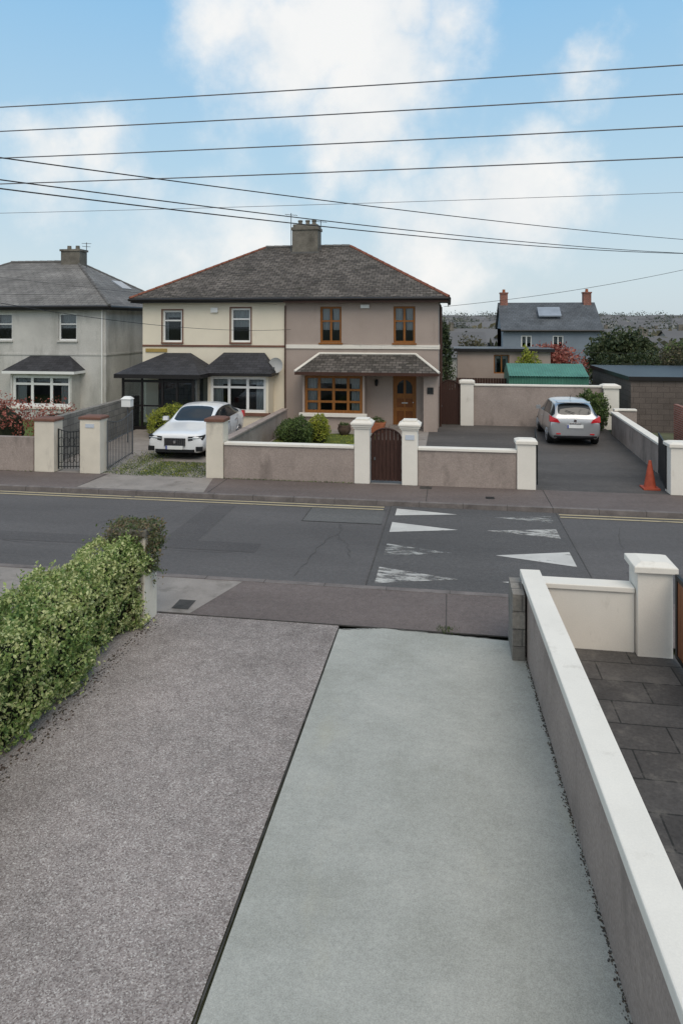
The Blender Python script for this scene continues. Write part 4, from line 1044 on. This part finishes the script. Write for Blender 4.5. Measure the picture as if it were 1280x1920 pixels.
def exC(mb):
    for s in (-1,1):
        a,b=.50,.83
        q=[(s*a,3.86,.80),(s*b,3.70,.82),(s*b,3.93,.82),(s*a,4.03,.80),(s*(a+.08),3.82,.92),(s*(b-.01),3.62,1.02),(s*(b-.01),3.90,1.02),(s*(a+.08),4.0,.92)]
        mb.hexa(q,'redlens')
        mb.box(s*.885-.08,s*.885+.08,1.25,1.38,.95,1.08,'carsilver')
        mb.tube([(s*.865,1.25,.28),(s*.885,1.2,.6),(s*.83,1.25,.95)],.005,'blackp',4); mb.tube([(s*.865,2.45,.28),(s*.885,2.45,.6),(s*.83,2.5,1.0)],.005,'blackp',4)
        mb.box(s*.88-.01,s*.88+.01,2.15,2.33,.80,.83,'carsilver')
        mb.box(s*.60-.10,s*.60+.10,-.01,.2,.62,.74,'clearlens')
        mb.box(s*.55-.07,s*.55+.07,3.97,4.0,.40,.44,'redlens')
    mb.box(-.26,.26,3.975,4.005,.62,.73,'plate'); mb.box(.22,.26,4.006,4.009,.62,.73,'plateblue'); mb.box(-.18,.18,3.95,3.995,.76,.79,'chrome')
    mb.box(-.70,.70,3.9,3.985,.30,.36,'blackp')
    mb.tube([(0,3.97,.87),(0,3.99,.87)],.05,'chrome',12)
    mb.hexa([(-.56,3.50,1.45),(.56,3.50,1.45),(.54,3.68,1.44),(-.54,3.68,1.44),(-.56,3.50,1.48),(.56,3.50,1.48),(.54,3.68,1.46),(-.54,3.68,1.46)],'carsilver')
    mb.tube([(0,3.88,1.12),(.30,3.80,1.20)],.01,'blackp',5)
    mb.tube([(.0,2.9,1.5),(.0,3.15,1.68)],.008,'blackp',5)
car('parked_car',(4.2,28.1,.095),math.pi,4.0,1.74,stC,'carsilver',{4,5,7,8,9},{4,9},{6},(.78,3.30),.31,exC)

# ------------------------------------------------------------------ light & sky
sd=Vector((.30,-.62,.85)).normalized()
sun=bpy.data.lights.new('sun','SUN'); sun.energy=1.5; sun.angle=math.radians(40); sun.color=(1,.90,.78)
so=bpy.data.objects.new('sun',sun); so.rotation_euler=sd.to_track_quat('Z','Y').to_euler(); COL.objects.link(so)
w=bpy.data.worlds.new('World'); scene.world=w; w.use_nodes=True; nt=w.node_tree
bg=nt.nodes['Background']; STR=.1; bg.inputs[1].default_value=STR
sky=nd(nt,'ShaderNodeTexSky',sky_type='NISHITA'); sky.sun_disc=False
sky.sun_elevation=math.asin(sd.z); sky.sun_rotation=math.atan2(sd.x,sd.y)
tc=nd(nt,'ShaderNodeTexCoord'); D0=tc.outputs['Generated']
nrm=nd(nt,'ShaderNodeVectorMath',operation='NORMALIZE'); nt.links.new(D0,nrm.inputs[0]); D=nrm.outputs[0]
nn=nd(nt,'ShaderNodeTexNoise'); nn.inputs['Scale'].default_value=4.5; nn.inputs['Detail'].default_value=7; nn.inputs['Roughness'].default_value=.6; nt.links.new(D,nn.inputs['Vector'])
sb=nd(nt,'ShaderNodeVectorMath',operation='SUBTRACT'); nt.links.new(nn.outputs['Color'],sb.inputs[0]); sb.inputs[1].default_value=(.5,.5,.5)
sc=nd(nt,'ShaderNodeVectorMath',operation='SCALE'); nt.links.new(sb.outputs[0],sc.inputs[0]); sc.inputs['Scale'].default_value=.26
ad=nd(nt,'ShaderNodeVectorMath',operation='ADD'); nt.links.new(D,ad.inputs[0]); nt.links.new(sc.outputs[0],ad.inputs[1]); DD=ad.outputs[0]
CL=[(0,.43,.14,1),(-.07,.40,.12,.95),(.06,.36,.12,1),(.02,.28,.11,.95),(-.01,.23,.07,.75),(.06,.25,.07,.8),(-.17,.42,.09,.75),(-.19,.38,.06,.6),(-.16,.31,.06,.45),
    (.26,.21,.11,1),(.19,.18,.10,.9),(.13,.12,.12,.8),(.31,.25,.07,.8),(.36,.37,.055,.7),(-.36,.25,.08,.75),(-.44,.22,.08,.7),(-.30,.20,.07,.55),(-.16,.12,.10,.55),(-.22,.08,.12,.5),(.10,.05,.15,.5),(.07,.48,.09,.9),(.16,.46,.08,.7)]
acc=None
blobs=[]
for (u,v_,r,dn) in CL:
    c,s=.98769,.15643; blobs.append((Vector((c*u-s,s*u+c,v_)).normalized(),r*1.28,dn))
blobs.append((Vector((0,-.25,1)).normalized(),1.05,1.25))   # unseen broken cloud deck overhead and behind, added to neutralise ambient light
blobs.append((Vector((.5,-1,.5)).normalized(),.8,.9)); blobs.append((Vector((-1,-.6,.4)).normalized(),.7,.85))  # more unseen cloud, added behind the camera for the same neutral ambient
for (p,r,dn) in blobs:
    ds=nd(nt,'ShaderNodeVectorMath',operation='DISTANCE'); nt.links.new(DD,ds.inputs[0]); ds.inputs[1].default_value=p
    mr=nd(nt,'ShaderNodeMapRange'); nt.links.new(ds.outputs['Value'],mr.inputs[0]); mr.inputs[1].default_value=0; mr.inputs[2].default_value=r; mr.inputs[3].default_value=dn; mr.inputs[4].default_value=0
    if acc is None: acc=mr.outputs[0]
    else:
        mx=nd(nt,'ShaderNodeMath',operation='MAXIMUM'); nt.links.new(acc,mx.inputs[0]); nt.links.new(mr.outputs[0],mx.inputs[1]); acc=mx.outputs[0]
n2=nd(nt,'ShaderNodeTexNoise'); n2.inputs['Scale'].default_value=6; n2.inputs['Detail'].default_value=9; n2.inputs['Roughness'].default_value=.62; nt.links.new(D,n2.inputs['Vector'])
ma=nd(nt,'ShaderNodeMath',operation='MULTIPLY_ADD'); nt.links.new(n2.outputs['Fac'],ma.inputs[0]); ma.inputs[1].default_value=.9; nt.links.new(acc,ma.inputs[2])
mr=nd(nt,'ShaderNodeMapRange',interpolation_type='SMOOTHSTEP'); nt.links.new(ma.outputs[0],mr.inputs[0]); mr.inputs[1].default_value=.50; mr.inputs[2].default_value=1.2
mask=mr.outputs[0]
k=1/STR
sp=nd(nt,'ShaderNodeSeparateXYZ'); nt.links.new(D,sp.inputs[0])
grad=ramp(nt,sp.outputs[2],[(0,(.62,.72,.78)),(.08,(.62,.75,.82)),(.22,(.48,.70,.86)),(.42,(.31,.59,.87)),(.8,(.20,.42,.72))])
gradk=mixc(nt,1.0,grad,(k,k,k),'MULTIPLY')
base=mixc(nt,.88,sky.outputs[0],gradk)
cs=ramp(nt,n2.outputs['Fac'],[(.35,(.82,.85,.87)),(.6,(.96,.95,.93))])
csk=mixc(nt,1.0,cs,(k,k,k),'MULTIPLY')
fm=nd(nt,'ShaderNodeMath',operation='MULTIPLY'); nt.links.new(mask,fm.inputs[0]); fm.inputs[1].default_value=.93
fin=mixc(nt,fm.outputs[0],base,csk)
nt.links.new(fin,bg.inputs[0])

# ------------------------------------------------------------------ camera
cam=bpy.data.cameras.new('camera'); cam.lens=24; cam.sensor_width=36; cam.sensor_fit='AUTO'; cam.shift_y=-.185; cam.clip_end=6000; cam.clip_start=.05
co=bpy.data.objects.new('camera',cam); co.location=(0,0,4.3); co.rotation_euler=(math.radians(90),0,math.radians(9)); COL.objects.link(co)
scene.camera=co
scene.view_settings.view_transform='Standard'; scene.view_settings.look='None'; scene.view_settings.exposure=0
